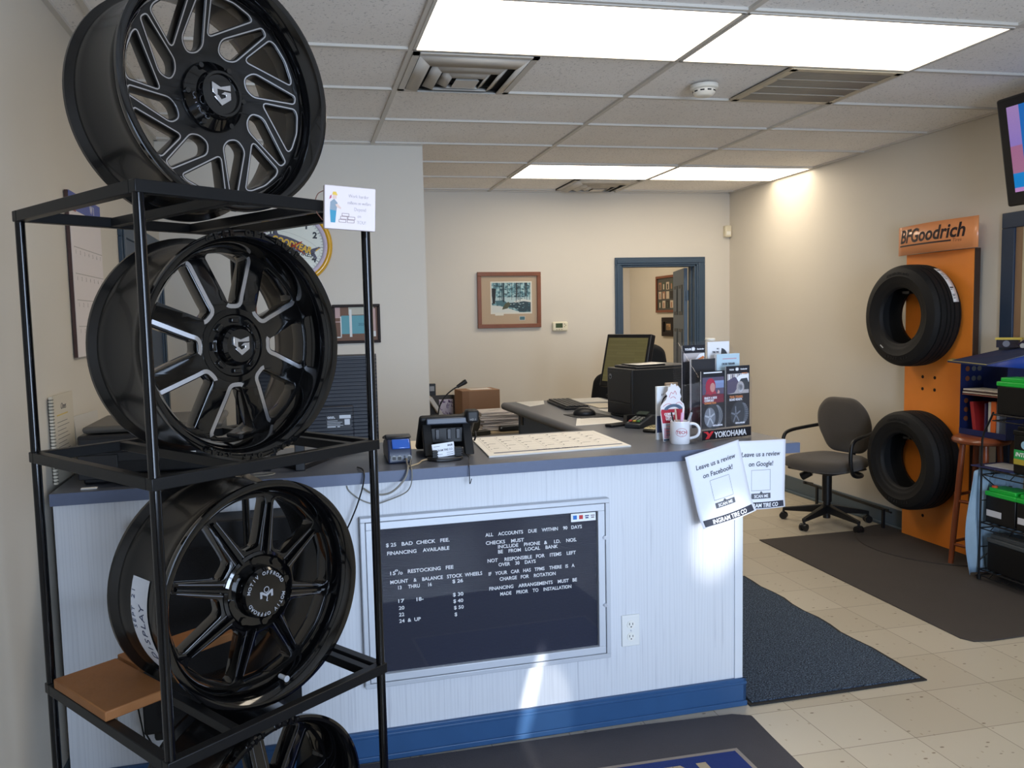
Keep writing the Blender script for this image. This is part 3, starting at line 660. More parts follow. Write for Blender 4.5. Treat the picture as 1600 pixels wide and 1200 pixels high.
def face_eight(t, q, zr, ph, hw=.098, mill='side', tube_lip=True):
    zf = lambda r: zr - .004 + .022*max(0, min(1, (.84*q-r)/(.45*q)))
    tan_ = math.tan(R(22.5)); H = []
    for k in range(8):
        a0 = R(45*k+ph+22.5)
        def pt(x, y): return (q*(y*cos(a0)-x*sin(a0)), q*(y*sin(a0)+x*cos(a0)))
        hx = lambda y: y*tan_ - hw/cos(R(22.5))
        P = [pt(hx(.40)*.9, .372), pt(hx(.44), .44), pt(hx(.775)+.004, .775), pt(hx(.775)-.03, .815), pt(0, .838), pt(-hx(.775)+.03, .815), pt(-hx(.775)-.004, .775), pt(-hx(.44), .44), pt(-hx(.40)*.9, .372)]
        H.append(fillet(P, [.012, .02, .012, .012, .02, .012, .012, .02, .012]))
    vs, fs = plate(.858*q, H, None, zf, .042)
    MB().add(vs, fs).build('spokes', M_gloss, t, ang=30)
    m = MB(); n = len(H[0])
    for k, P in enumerate(H):
        if mill == 'side':
            ribbon(m, P, .0105, zf, rng=list(range(n-14, n))+[0, 1, 2])       # one flank of each spoke and the window foot
        else:
            ribbon(m, P, .0016, zf, d=.007, rng=list(range(n-14, n-3))); ribbon(m, P, .0016, zf, d=.007, rng=list(range(5, 13)))
    m.build('milled_edges', M_mill if mill == 'side' else M_millg, t, label='bright milled spoke flanks' if mill == 'side' else 'thin grey milled spoke lines')
    return zf
def face_thin(t, q, zr, ph, mill=True):
    zf = lambda r: zr - .004 + .020*max(0, min(1, (.84*q-r)/(.5*q)))
    H = []
    for k in range(8):
        a0 = R(45*k+ph+22.5)
        def pt(x, y): return (q*(y*cos(a0)-x*sin(a0)), q*(y*sin(a0)+x*cos(a0)))
        P = [pt(.075, .375), pt(.268, .745), pt(.255, .795), pt(0, .836), pt(-.255, .795), pt(-.268, .745), pt(-.075, .375)]
        H.append(fillet(P, [.012, .012, .02, .02, .02, .012, .012]))
    vs, fs = plate(.858*q, H, None, zf, .040)
    MB().add(vs, fs).build('spokes', M_gloss, t, ang=30)
    m = MB()
    for k in range(8):          # raised spine along every spoke
        a = R(45*k+ph)
        for s in (-1, 1):
            m.add([(.33*q, s*.030*q, zf(.33*q)+.001), (.78*q, s*.020*q, zf(.78*q)+.001), (.78*q, s*.008*q, zf(.78*q)+.010), (.33*q, s*.012*q, zf(.33*q)+.014)], [(0, 1, 2, 3)], 0, RZ(a))
        m.add([(.33*q, -.012*q, zf(.33*q)+.014), (.78*q, -.008*q, zf(.78*q)+.010), (.78*q, .008*q, zf(.78*q)+.010), (.33*q, .012*q, zf(.33*q)+.014)], [(0, 1, 2, 3)], 0, RZ(a))
    m.build('spoke_ridge', M_gloss, t, ang=10)
    if mill:
        m = MB()
        for k in range(8):
            for s in (-1, 1):
                m.add([(.34*q, s*.046*q, zf(.34*q)+.0008), (.76*q, s*.034*q, zf(.76*q)+.0008), (.76*q, s*.041*q, zf(.76*q)+.0008), (.34*q, s*.053*q, zf(.34*q)+.0008)], [(0, 1, 2, 3)], 0, RZ(R(45*k+ph)))
        m.build('milled_edges', M_millg, t, label='thin grey milled spoke lines')
    return zf
def lip_lettering(t, q, words, mill=M_gloss):
    m = MB()
    for s, a in words: arc_text(m, s, .952*q, .019, R(a), -.0005, .082, bold=.0012, ext=.0028)
    m.build('lettering', mill, t)

def cz_on(z, x0, x1, q): return z + sqrt(q*q-((x1-x0-.022)/2)**2) + .003
def on_bars(z, off):
    return rw((CB[z][0]+CB[z][1])/2, off, 0)[:2]
Q = .285
zc = cz_on(ZT, *CB[ZT], Q)
w1 = wheel('alloy_wheel', 'topmost black wheel with milled split spokes and silver shield emblem, on top of the rack', *on_bars(ZT, .172), zc, .660, Q, .262, .055, None, 0, GRP, M_gloss)
face_split(w1, Q, -.050, 22.5)
zc = cz_on(ZM, *CB[ZM], Q)
w2 = wheel('alloy_wheel', 'gloss black wheel with eight flat spokes edged in silver, on the middle rack shelf', *on_bars(ZM, .195), zc, .672, Q, .268, .085, None, 0, GRP, M_gloss)
zf = face_eight(w2, Q, -.085, 22.5)
z0 = zf(.3*Q)
c = MB().lathe([(.335*Q, z0-.01), (.33*Q, z0+.002), (.28*Q, z0+.004), (.25*Q, z0-.006), (.19*Q, z0-.004), (.175*Q, z0+.022), (.15*Q, z0+.030), (.145*Q, z0+.026), (.001, z0+.026)], 64).build('centre_cap', M_gloss, w2, ang=25)
for k in range(8): MB().cbox((0, 0, 0), (.022, .012, .012), 0, RZ(R(45*k)) @ T(0, .225*Q, z0+.002)).build('bolt', M_gloss, c, bevel=.002)
m = MB(); emblem(m, .0245, z0+.026); m.build('emblem', M_chrome, c, label='bright faceted shield emblem', bevel=.001)
lip_lettering(w2, Q, (('GEAR OFF ROAD', 84), ('GEAR OFF ROAD', 268)))
m = MB()
for a in range(0, 360, 12):
    if 40 < a < 130 or 225 < a < 310: continue
    m.cyl((.955*Q*cos(R(a)), .955*Q*sin(R(a)), -.003), (.955*Q*cos(R(a)), .955*Q*sin(R(a)), .0015), .0042, n=8)
MB().cyl((-.02, -.80*Q, -.03), (-.02, -.80*Q, -.085), .006).build('valve_stem', M_black, w2)
zc = cz_on(ZL, *CB[ZL], Q)
w3 = wheel('alloy_wheel', 'black wheel with eight thin ridged spokes and a white paper barrel label', *on_bars(ZL, .145), zc, .645, Q, .266, .062, None, 0, GRP, M_gloss)
zf = face_thin(w3, Q, -.062, 30)
z0 = zf(.3*Q)
c = MB().lathe([(.36*Q, z0-.012), (.355*Q, z0+.004), (.33*Q, z0+.008), (.30*Q, z0-.002), (.235*Q, z0+.0), (.225*Q, z0+.026), (.205*Q, z0+.032), (.001, z0+.034)], 64).build('centre_cap', M_gloss, w3, ang=25)
for k in range(8): MB().cyl((.285*Q*cos(R(45*k+8)), .285*Q*sin(R(45*k+8)), z0-.01), (.285*Q*cos(R(45*k+8)), .285*Q*sin(R(45*k+8)), z0+.006), .011, .010, n=6).build('lug_nut', M_gloss, c)
M_capl = mat('cap_print_silver', (176, 178, 184), .4, metal=.4)
m = MB(); arc_text(m, 'MOTIV OFFROAD', .168*Q, .0125, R(95), z0+.0342, .205, bold=.0003); arc_text(m, 'MOTIV OFFROAD', .168*Q, .0125, R(275), z0+.0342, .205, bold=.0003)
m.build('lettering', M_capl, c)
m = MB()
for P in ([(-.9, -.45), (-.62, -.45), (-.62, .1), (0, -.32), (.62, .1), (.62, -.45), (.9, -.45), (.9, .5), (.62, .5), (0, .02), (-.62, .5), (-.9, .5)],):
    m.prism([(x*.021, y*.018-.002) for x, y in P], z0+.034, z0+.0352)
m.lathe([(.006, z0+.035), (.008, z0+.035)], 20, M=T(0, .010, .0003)); m.tube([(0, .004, z0+.035), (.002, -.012, z0+.035), (-.002, -.019, z0+.035), (.003, -.019, z0+.035)], .0009, smooth=2)
m.build('emblem', M_capl, c, label='silver printed M emblem')
MB().cyl((.045, -.83*Q, -.035), (.045, -.83*Q, -.008), .006).cyl((.045, -.83*Q, -.008), (.045, -.83*Q, -.005), .008).build('valve_cap', mat('valve_grey', (196, 200, 206), .4), w3)
# paper label stuck round the barrel
m = MB().lathe([(.912*Q, -.115), (.912*Q, -.195)], 24, a0=R(163), a1=R(238))
lab = m.build('paper_label', mat('label_paper', (226, 230, 240), .7), w3, label='white handwritten paper label on the barrel')
m = MB()
def barrel_text(mb, s, ang, z, size, st):
    for i, ch in enumerate(s):
        if ch == ' ': continue
        a = R(ang - i*st)
        M = Matrix.Translation((.914*Q*cos(a), .914*Q*sin(a), z)) @ RZ(a+pi/2) @ RX(R(90)) @ RZ(R(180))
        put_text(mb, ch, M, size, bold=-.0004)
barrel_text(m, 'SEPT 21', 190, -.176, .022, 3.3); barrel_text(m, 'WHEEL DISPLAY', 234, -.132, .034, 4.6)
m.build('lettering', mat('pen_ink', (50, 62, 96), .7), lab)
Q4 = .255
w4 = wheel('alloy_wheel', 'lowest black wheel with letters on its lip, on the lowest rack shelf near the floor', *on_bars(ZB, .08), cz_on(ZB, *CB[ZB], Q4), .68, Q4, .26, .09, None, 0, GRP, M_gloss)
zf = face_eight(w4, Q4, -.09, 4, hw=.085, mill='line')
z0 = zf(.3*Q4)
MB().lathe([(.33*Q4, z0-.01), (.32*Q4, z0+.004), (.2*Q4, z0+.01), (.18*Q4, z0+.03), (.001, z0+.03)], 48).build('centre_cap', M_gloss, w4, ang=25)
lip_lettering(w4, Q4, (('OFF ROAD', 95), ('GEAR', 150)))
# planks on the lower shelf
M_plank = mat('brown_plank', (150, 98, 54), .6, vary=.18, vscale=14, bump=.1, bscale=50)
def plank(label, x0, x1, y0, y1, z0):
    o = MB().box(x0, x1, y0, y1, 0, .024).build('wooden_plank', M_plank, None, (0, 0, 0), bevel=.003)
    o.matrix_world = MR @ T(0, 0, z0+.001); return tag(o, label, 'plank')
plank('short wide brown plank lying on the left side of the lower rack shelf', -.012, .148, .262, .540, ZL)
plank('narrow brown plank behind the lower shelf wheel, seen through its spokes', .16, .59, .445, .560, ZL)
# tag sign on the top right corner of the rack
sg = thing('hanging_sign', 'small white sign drawn with a worker and bricks at the rack top corner', 'sign', rw(.500, -.048, ZT-.022), TH+R(-22), rot=(0, R(2.5), TH+R(-24)))
sg.scale = (.92, .92, .92)
MB().box(-.068, .068, -.007, .007, -.052, .058).build('board', mat('sign_white', (236, 222, 220), .55), sg, bevel=.002)
M_ln = mat('sign_line', (60, 52, 56), .7)
m = MB()
P = lambda pts: [(x, y) for x, y in pts]
def flat(mb, poly, mi, y=-.0076): mb.add([(x, y, z) for x, z in poly], [tuple(range(len(poly)))], mi)
flat(m, [(-.052, -.036), (-.040, -.036), (-.037, -.006), (-.054, -.004)], 0)
flat(m, [(-.054, -.004), (-.037, -.006), (-.034, .014), (-.043, .024), (-.053, .016)], 1)
flat(m, [(-.040, .010), (-.034, .012), (-.024, .002), (-.026, -.001), (-.036, .003)], 2, -.0078)
flat(m, [(-.047, .024), (-.037, .024), (-.036, .034), (-.046, .036)], 2, -.0078)
flat(m, [(-.048, .034), (-.034, .033), (-.038, .042), (-.046, .042)], 3, -.0079)
flat(m, [(-.056, .022), (-.050, .026), (-.050, .034), (-.054, .030)], 4)
m.build('drawing', [mat('jeans_teal', (70, 150, 178), .7), mat('shirt_grey', (146, 160, 170), .7), mat('skin_pale', (232, 200, 184), .7), mat('hat_yellow', (236, 196, 84), .7), mat('scarf_pink', (196, 96, 120), .7)], sg, label='coloured drawing of a worker in a hard hat')
m = MB()
for (x, z) in ((-.030, -.034), (-.008, -.034), (-.026, -.026), (-.006, -.026), (-.022, -.018)):
    for k in range(4):
        a, b = [((x, z), (x+.018, z)), ((x+.018, z), (x+.018, z+.007)), ((x+.018, z+.007), (x, z+.007)), ((x, z+.007), (x, z))][k]
        m.tube([(a[0], -.0076, a[1]), (b[0], -.0076, b[1])], .0005, n=4)
m.build('brick_drawing', mat('brick_line', (120, 80, 76), .7), sg)
m = MB()
for s, x, z in (('Work harder', .022, .030), ('millions on welfare', .024, .013), ('Depend', .026, -.003), ('on', .024, -.020), ('YOU!', .030, -.036)):
    put_text(m, s, T(x, -.0076, z) @ UP, .0125, bold=-.0003, ext=.0002, sx=.8 if len(s) < 12 else .66)
m.build('lettering', mat('sign_ink', (150, 138, 140), .7), sg)
MB().tube([(-.066, .004, .045), (-.085, .012, .035), (-.088, .016, -.005), (-.068, .010, -.03)], .0012, smooth=3).build('string', mat('twine', (120, 80, 66), .8), sg)
# ------------------------------------------------------------------ things on the counter
def cthing(name, label, cat, x, y, z=CTOP, rz=0., group=None, rot=None):
    return thing(name, label, cat, cw(x, y, z), CR+rz, group)
M_paper = mat('paper_white', (232, 228, 220), .7)
M_paper2 = mat('paper_cream', (222, 212, 192), .7)
M_inkd = mat('ink_dark', (58, 56, 66), .7)
M_inkl = mat('ink_pale', (172, 166, 160), .7)
M_navy = mat('print_navy', (66, 72, 104), .6)
M_phone = mat('phone_black', (15, 15, 16), .5)
M_phone2 = mat('phone_grey_bar', (66, 72, 84), .35)
def counter_sheet(name, label, cat, pts, z, thick, m, parent_mats=None):
    c = Vector((sum(p[0] for p in pts)/4, sum(p[1] for p in pts)/4)); t = cthing(name, label, cat, c.x, c.y, z)
    q = [(p[0]-c.x, p[1]-c.y) for p in pts]
    MB().prism(q, .0003, thick).build('sheet', m, t)
    def at(u, v): return tuple((Vector(q[0])*(1-u)+Vector(q[1])*u)*(1-v) + (Vector(q[3])*(1-u)+Vector(q[2])*u)*v)
    return t, at
def strip(mb, at, u0, u1, v0, v1, z, mi=0):
    P = [at(u0, v0), at(u1, v0), at(u1, v1), at(u0, v1)]; mb.add([(p[0], p[1], z) for p in P], [(0, 1, 2, 3)], mi)
# big desk calendar: front left, front right, back right, back left
t, at = counter_sheet('desk_calendar', 'large white desk calendar pad with a navy stripe lying on the counter', 'calendar', [(-1.005, .085), (-.414, .117), (-.39, .56), (-.957, .56)], CTOP, .006, M_paper)
m = MB()
for i in range(8): strip(m, at, .04+i*.131, .042+i*.131, .2, .93, .0064)
for j in range(7): strip(m, at, .04, .96, .20+j*.121, .2035+j*.121, .0064)
m.build('grid_lines', M_inkl, t)
m = MB(); strip(m, at, .05, .97, .10, .135, .0065); m.build('stripe', M_navy, t)
m = MB()
for i in range(7):
    for j in range(6):
        p = at(.055+i*.131, .29+j*.121); put_text(m, str((i+j*7) % 30+1), T(p[0], p[1], .0065) @ RZ(.04), .012, align='LEFT')
p = at(.5, .105); put_text(m, 'CUSTOMER SERVICE', T(p[0], p[1], .0067) @ RZ(.05), .02)
for k in range(14): strip(m, at, .08+(k % 7)*.131, .12+(k % 7)*.131+.01*(k % 3), .34+.12*(k % 5), .35+.12*(k % 5), .0065)
m.build('print', M_inkd, t)
# desk phone seen from behind
ph = cthing('desk_phone', 'black desk phone seen from behind with its handset on the right', 'telephone', -1.125, .27, CTOP+.006, rz=-.06)
Mp = T(0, 0, .055) @ RX(R(-38))
MB().box(-.115, .105, -.09, .13, -.012, .016, 0, T(0, .0, .085) @ RX(R(-40))).build('body', M_phone, ph, bevel=.012, seg=3)
MB().box(-.09, .075, -.008, .006, -.012, .012, 0, T(0, -.083, .128) @ RX(R(-10))).build('rear_bar', M_phone2, ph, bevel=.004)
m = MB()
for x in (-.085, .07):
    m.prism([(-.115, 0), (-.085, 0), (-.02, .105), (-.045, .125)], x-.018, x+.018, 0, Matrix(((0, 0, 1, 0), (1, 0, 0, 0), (0, 1, 0, 0), (0, 0, 0, 1))))
m.box(-.085, .07, -.055, -.045, .04, .10)
m.build('stand', M_phone, ph, bevel=.004)
m = MB()
for x in (-.045, .0, .035): m.box(x-.008, x+.008, -.062, -.055, .055, .095)
m.build('clip', mat('phone_dark_grey', (38, 38, 42), .4), ph, bevel=.002)
hs = MB().box(.062, .112, -.105, -.05, .118, .168, 0).box(.066, .106, -.06, .09, .112, .132).box(.062, .112, .07, .12, .06, .10)
hs.build('handset', M_phone, ph, bevel=.012, seg=3)
m = MB(); put_text(m, 'HD.1', T(.087, -.1058, .128) @ UP, .011); m.build('lettering', M_inkl, ph)
MB().tube([(.098, -.06, .045), (.107, -.05, .06), (.108, -.03, .075)], .004).build('jack', M_phone, ph)
# card holder with a business card
ch = cthing('card_holder', 'black crescent card holder standing in front of the phone', 'card holder', -1.17, .10, rz=.12)
m = MB().prism([(-.062, .03), (-.064, .0), (-.045, -.03), (0, -.042), (.05, -.034), (.07, -.005), (.066, .03)], 0, .012)
m.build('base', M_black, ch, bevel=.003)
m = MB().box(.040, .064, -.006, .012, .010, .046)
for k in range(4): m.box(.038, .066, -.010, -.004, .013+k*.009, .018+k*.009)
m.build('grip', M_black, ch, bevel=.001)
m = MB().box(-.050, -.032, -.008, .0, .012, .040)
for k in range(3): m.box(-.052, -.03, -.010, .0, .013+k*.009, .019+k*.009)
m.build('grip', M_black, ch, bevel=.001)
bc = cthing('business_card', 'white business cards standing in the black card holder', 'business card', -1.172, .105, CTOP+.0125, rz=.10)
MB().box(-.042, .044, 0, .006, 0, .050, 0, RY(R(-4)) @ RX(R(-8))).build('card', mat('card_white', (236, 238, 244), .6), bc)
m = MB()
Mx = RY(R(-4)) @ RX(R(-8))
put_text(m, 'INGRAM TIRE CO', Mx @ T(.0, -.0006, .021) @ UP, .0105, bold=.0001, ext=.0002, sx=.86)
put_text(m, 'SALES', Mx @ T(.028, -.0006, .037) @ UP, .0085, bold=.0004, ext=.0002, sx=.9)
for z, x0, x1 in ((.040, -.036, -.012), (.013, .012, .036), (.009, -.03, -.005), (.006, .012, .036)): m.box(x0, x1, -.0008, -.0004, z, z+.0012, 0, Mx)
m.build('print', M_inkd, bc)
# blue-backed card terminal
bt = cthing('card_terminal', 'dark blue card terminal seen from behind, beside the rack post', 'card terminal', -1.335, .19, rz=-.05)
M_bt = mat('terminal_navy', (44, 52, 74), .35); M_btb = mat('terminal_black', (24, 26, 32), .35)
side = [(-.10, 0), (.12, 0), (.14, .035), (.10, .062), (-.02, .088), (-.07, .085), (-.10, .045)]
YZ = Matrix(((0, 0, 1, 0), (1, 0, 0, 0), (0, 1, 0, 0), (0, 0, 0, 1)))
MB().prism(side, -.043, .043, 0, YZ).build('housing', M_bt, bt, bevel=.006)
MB().prism([(-.065, .086), (-.02, .089), (.10, .064), (.10, .075), (-.02, .098), (-.06, .095)], -.047, .047, 0, YZ).build('top_cover', M_btb, bt, bevel=.006)
MB().box(-.030, .036, -.02, .02, -.004, .004, 0, T(.002, -.088, .070) @ RX(R(55))).build('blue_door', mat('terminal_blue_window', (46, 92, 178), .2, coat=.5), bt, bevel=.004, label='bright blue cover')
m = MB()
for x in (-.022, -.002, .034): m.box(x-.0085, x+.0085, -.1025, -.0995, .012, .027).box(x-.004, x+.004, -.1025, -.0995, .026, .030)
m.build('port_rim', mat('port_grey', (170, 170, 168), .5), bt)
m = MB()
for x in (-.022, -.002, .034): m.box(x-.007, x+.007, -.1032, -.1, .0135, .0255)
for z in (.012, .02): m.cyl((.017, -.1, z+.005), (.017, -.104, z+.005), .0035, n=10)
m.cbox((-.036, -.101, .024), (.005, .004, .012)); m.build('port', M_black, bt)
# wall-ish paper slip under the phone
t, at = counter_sheet('paper_slip', 'cream paper slip between the blue terminal and the phone', 'paper', [(-1.27, .40), (-1.20, .38), (-1.13, .60), (-1.25, .62)], CTOP, .001, M_paper2)
# flat screen monitor seen from behind
mn = cthing('monitor', 'black flat monitor seen from behind on a two legged stand, partly hidden by the rack', 'monitor', -1.56, .34, rz=-.06)
M_mon = mat('monitor_back', (34, 36, 42), .45)
def _ribs():
    nt, b = nodes(M_mon); tc = nn(nt, 'ShaderNodeTexCoord'); w = nn(nt, 'ShaderNodeTexWave', i_Scale=22., bands_direction='Z'); nt.links.new(tc.outputs['Object'], w.inputs[0])
    bp = nn(nt, 'ShaderNodeBump', i_Strength=.5, i_Distance=.004); nt.links.new(w.outputs['Fac'], bp.inputs['Height']); nt.links.new(bp.outputs[0], b.inputs['Normal'])
_ribs()
MB().box(-.36, .175, -.018, .03, .055, .392).build('screen_back', M_mon, mn, bevel=.006)
MB().box(-.362, .177, .026, .034, .053, .394).build('bezel', M_black, mn, bevel=.002)
MB().box(-.30, .08, -.028, -.016, .07, .20).build('rear_housing', M_mon, mn, bevel=.005)
s = MB().box(-.025, .07, -.0300, -.0285, .115, .165).build('label', mat('monitor_label', (22, 22, 26), .5), mn)
m = MB(); put_text(m, 'onn.', T(-.006, -.0302, .152) @ UP, .017, bold=.0006); 
m.box(.025, .068, -.0306, -.030, .151, .164)
for k, w in enumerate((.055, .08, .07, .084)): m.box(-.022, -.022+w*.72, -.0306, -.030, .142-k*.006, .1436-k*.006)
m.box(-.022, .01, -.0306, -.030, .118, .1215); m.box(.016, .026, -.0306, -.030, .118, .1215); m.box(.044, .064, -.0306, -.030, .126, .148)
m.build('print', mat('label_print', (190, 192, 196), .6), s)
m = MB(); m.prism([(0, 0), (.02, .0), (.022, .06), (-.002, .06)], -.012, .012, 0, T(-.24, .0, 0) @ UP)
m.box(-.255, -.225, -.24, .12, 0, .012, 0).box(0, .50, -.013, .013, 0, .020, 0, T(-.12, -.255, 0) @ RZ(R(64))).box(0, .40, -.013, .013, 0, .020, 0, T(-.12, -.255, 0) @ RZ(R(125))).box(-.14, -.105, -.275, -.24, 0, .10)
m.build('stand', M_black, mn, bevel=.003)
# all-in-one printer at the wall end
pr_ = cthing('office_printer', 'black all in one printer at the wall end of the counter behind the rack', 'printer', -2.19, .27, rz=-.02)
M_prt = mat('printer_black', (30, 31, 34), .38); M_prg = mat('printer_lid_grey', (92, 88, 82), .45)
m = MB().box(-.225, .225, -.20, .20, .03, .165).box(-.215, .215, -.19, .19, .0, .03)
m.build('body', M_prt, pr_, bevel=.008)
MB().box(-.215, .235, -.175, .195, .168, .192).build('lid', M_prg, pr_, bevel=.012)
MB().box(-.10, .20, -.205, -.195, .040, .075).build('paper_slot', mat('slot_dark', (8, 8, 9), .6), pr_)
MB().box(-.12, .22, -.26, -.17, .022, .030).build('output_tray', M_prt, pr_, bevel=.003)
MB().box(-.22, .225, -.206, -.199, .105, .155).build('control_panel', mat('panel_dark', (24, 24, 28), .25), pr_, bevel=.003)
MB().box(-.225, -.10, -.207, -.2, .018, .10).build('tray_front', M_prt, pr_, bevel=.003)
m = MB().cbox((.125, -.2085, .095), (.05, .002, .017)).build('brand_plate', mat('plate_white', (222, 222, 220), .5), pr_)
t, at = counter_sheet('paper_slip', 'little white slip lying on the counter edge below the black printer', 'paper', [(-2.40, .0), (-2.352, .0), (-2.352, .018), (-2.40, .018)], CTOP, .004, M_paper)
# ------------------------------------------------------------------ mug and pens
mg = cthing('mug', 'white mug with a red oval logo holding pens on the counter', 'mug', -.196, .126)
M_cer = mat('white_ceramic', (226, 226, 230), .18, coat=.5)
MB().lathe([(.001, .003), (.034, .003), (.037, .0), (.0385, .006), (.0385, .09), (.0365, .091), (.0355, .089), (.0355, .010), (.001, .009)], 48).build('body', M_cer, mg)
MB().tube([(.036, -.004, .076), (.052, -.018, .080), (.068, -.026, .068), (.072, -.028, .046), (.062, -.024, .026), (.036, -.008, .018)], .0058, 12, smooth=3).build('handle', M_cer, mg)
def on_cyl(mb, pts2, r, mi=0):     # pts2: polygon in (arc, z)
    mb.add([(r*sin(a/r), -r*cos(a/r), z) for a, z in pts2], [tuple(range(len(pts2)))], mi)
lg = MB(); n = 28
for k in range(n):
    a0, a1 = 2*pi*k/n, 2*pi*(k+1)/n
    on_cyl(lg, [(-.012+.024*cos(a0), .048+.017*sin(a0)), (-.012+.024*cos(a1), .048+.017*sin(a1)), (-.012+.0225*cos(a1), .048+.0155*sin(a1)), (-.012+.0225*cos(a0), .048+.0155*sin(a0))], .0389)
vs, fs = text_mesh('TECH', .0165, bold=.0004, sx=1.02, ext=0)
lg.add([(.0390*sin((x-.012)/.039), -.0390*cos((x-.012)/.039), y+.043) for x, y, z in vs], fs)
for x0, x1, z in ((-.02, -.004, .0375), (-.014, -.008, .035), (-.03, .016, .019)): on_cyl(lg, [(x0, z), (x1, z), (x1, z+.0012), (x0, z+.0012)], .0389)
lg.build('logo', mat('logo_red_print', (176, 52, 66), .5), mg, label='red oval logo')
def pen(label, m, dx, dy, dz, x0, y0, r=.0045, tip=None):
    o = MB(); o.cyl((0, 0, 0), (dx, dy, dz), r, r*.9, 10)
    if tip: o.cyl((dx, dy, dz), (dx*1.12, dy*1.12, dz*1.12), r*.9, r*.4, 10, 1)
    ob = o.build('pen', [m, tip or m], None, cw(-.196+x0, .126+y0, CTOP+.0105), (0, 0, CR)); return tag(ob, label, 'pen', 'pens in the white mug')
pen('slim black pen leaning left in the white mug', M_black, -.030, -.006, .118, -.012, -.002, .0032)
pen('tan pen with a rounded end standing in the white mug', mat('pen_tan', (190, 158, 140), .4), -.006, .01, .116, -.004, .008, .0045, mat('pen_tan2', (206, 178, 160), .4))
pen('pink pen leaning right in the middle of the white mug', mat('pen_pink', (224, 170, 206), .4), .012, .004, .112, 0, 0, .0055)
pen('white capped pen leaning right in the white mug', mat('pen_white', (236, 222, 226), .35), .016, .008, .124, .006, .004, .0045, mat('pen_white2', (240, 232, 234), .35))
pen('grey marker leaning far right in the white mug', mat('pen_grey', (148, 152, 158), .4), .044, .002, .112, .006, -.004, .0062, mat('pen_black_tip', (30, 30, 32), .4))
# ------------------------------------------------------------------ leaflets beside the mug
dc = cthing('die_cut_card', 'tall red and white die cut tyre leaflet standing behind the mug', 'leaflet', -.19, .195, rz=.14)
body = [(-.048, 0), (.052, 0), (.056, .135), (.052, .150), (.040, .160), (.034, .168), (.040, .180), (.034, .196), (.036, .212), (.024, .226), (.018, .222), (.012, .234), (.0, .230), (-.008, .236), (-.014, .224), (-.024, .222), (-.026, .206), (-.036, .198), (-.028, .186), (-.034, .170), (-.050, .158), (-.060, .146), (-.062, .125)]
MB().prism(body, -.0015, .0015, 0, UP).build('card', mat('die_cut_white', (236, 232, 234), .55), dc)
m = MB()
def pl(mb, P, mi, y=-.0022): mb.add([(x, y, z) for x, z in P], [tuple(range(len(P)))], mi)
pl(m, [(-.060, .122), (-.052, .075), (-.02, .075), (.0, .066), (.03, .072), (.053, .075), (.056, .130), (-.058, .132)], 0)
arcp = [(.0+.048*cos(R(a)), .122+.030*sin(R(a))) for a in range(15, 166, 10)]; arci = [(.0+.030*cos(R(a)), .124+.016*sin(R(a))) for a in range(165, 14, -10)]
pl(m, arcp+arci, 1, -.0026)
pl(m, [(-.045, .012), (-.022, .012), (-.022, .050), (-.045, .056)], 2)
pl(m, [(-.047, .002), (-.02, .002), (-.02, .010), (-.047, .010)], 1)
m.build('print', [mat('leaflet_red', (186, 48, 66), .5), mat('leaflet_slate', (92, 108, 130), .5), mat('leaflet_pinkish', (206, 160, 172), .5)], dc)
m = MB()
for s, z, x in (('COMPARE', .108, -.016), ('TREAD', .097, -.020), ('WEAR', .086, -.020)): put_text(m, s, T(x, -.0028, z) @ UP, .0125, bold=.0008, ext=.0002)
m.build('lettering', mat('print_white', (244, 240, 240), .6), dc)
m = MB()
for k in range(7): m.box(-.036, -.006, -.0026, -.0022, .066-k*.007, .0685-k*.007, k % 2)
for P in ([(-.02, .18), (-.01, .205), (.0, .19), (.008, .21), (.016, .19)], [(-.014, .176), (.0, .184), (.012, .174)], [(-.05, .144), (-.03, .156), (-.01, .152)], [(.012, .152), (.03, .160), (.045, .146)]):
    m.tube([(x, -.0024, z) for x, z in P], .0009, n=5, smooth=2, mi=1)
m.build('line_art', [mat('art_blue', (96, 104, 140), .6), mat('art_red', (198, 92, 104), .6)], dc)
wb = cthing('booklet', 'white booklet with a navy foot standing behind the die cut leaflet', 'leaflet', -.212, .245, rz=.12)
MB().box(-.030, .05, -.006, .006, 0, .222).build('cover', mat('booklet_white', (228, 232, 236), .55), wb, bevel=.001)
m = MB().box(-.0305, .0505, -.0066, -.006, .03, .10); m.build('navy_band', mat('booklet_navy', (54, 70, 112), .55), wb)
m = MB(); arc_l = [(.02+.032*cos(R(a)), .13+.055*sin(R(a))) for a in range(90, 200, 10)] + [(.02+.026*cos(R(a)), .13+.048*sin(R(a))) for a in range(195, 88, -10)]
pl(m, arc_l, 0, -.0068); put_text(m, 'X*', T(-.004, -.0068, .182) @ UP, .014, ext=.0002); m.build('print', M_inkd, wb)
bb = cthing('booklet', 'plain brown booklet standing between the white booklet and the clear holder', 'leaflet', -.150, .285, rz=.1)
MB().box(-.03, .03, -.005, .005, 0, .232).build('cover', mat('booklet_brown', (172, 148, 122), .6), bb, bevel=.002)
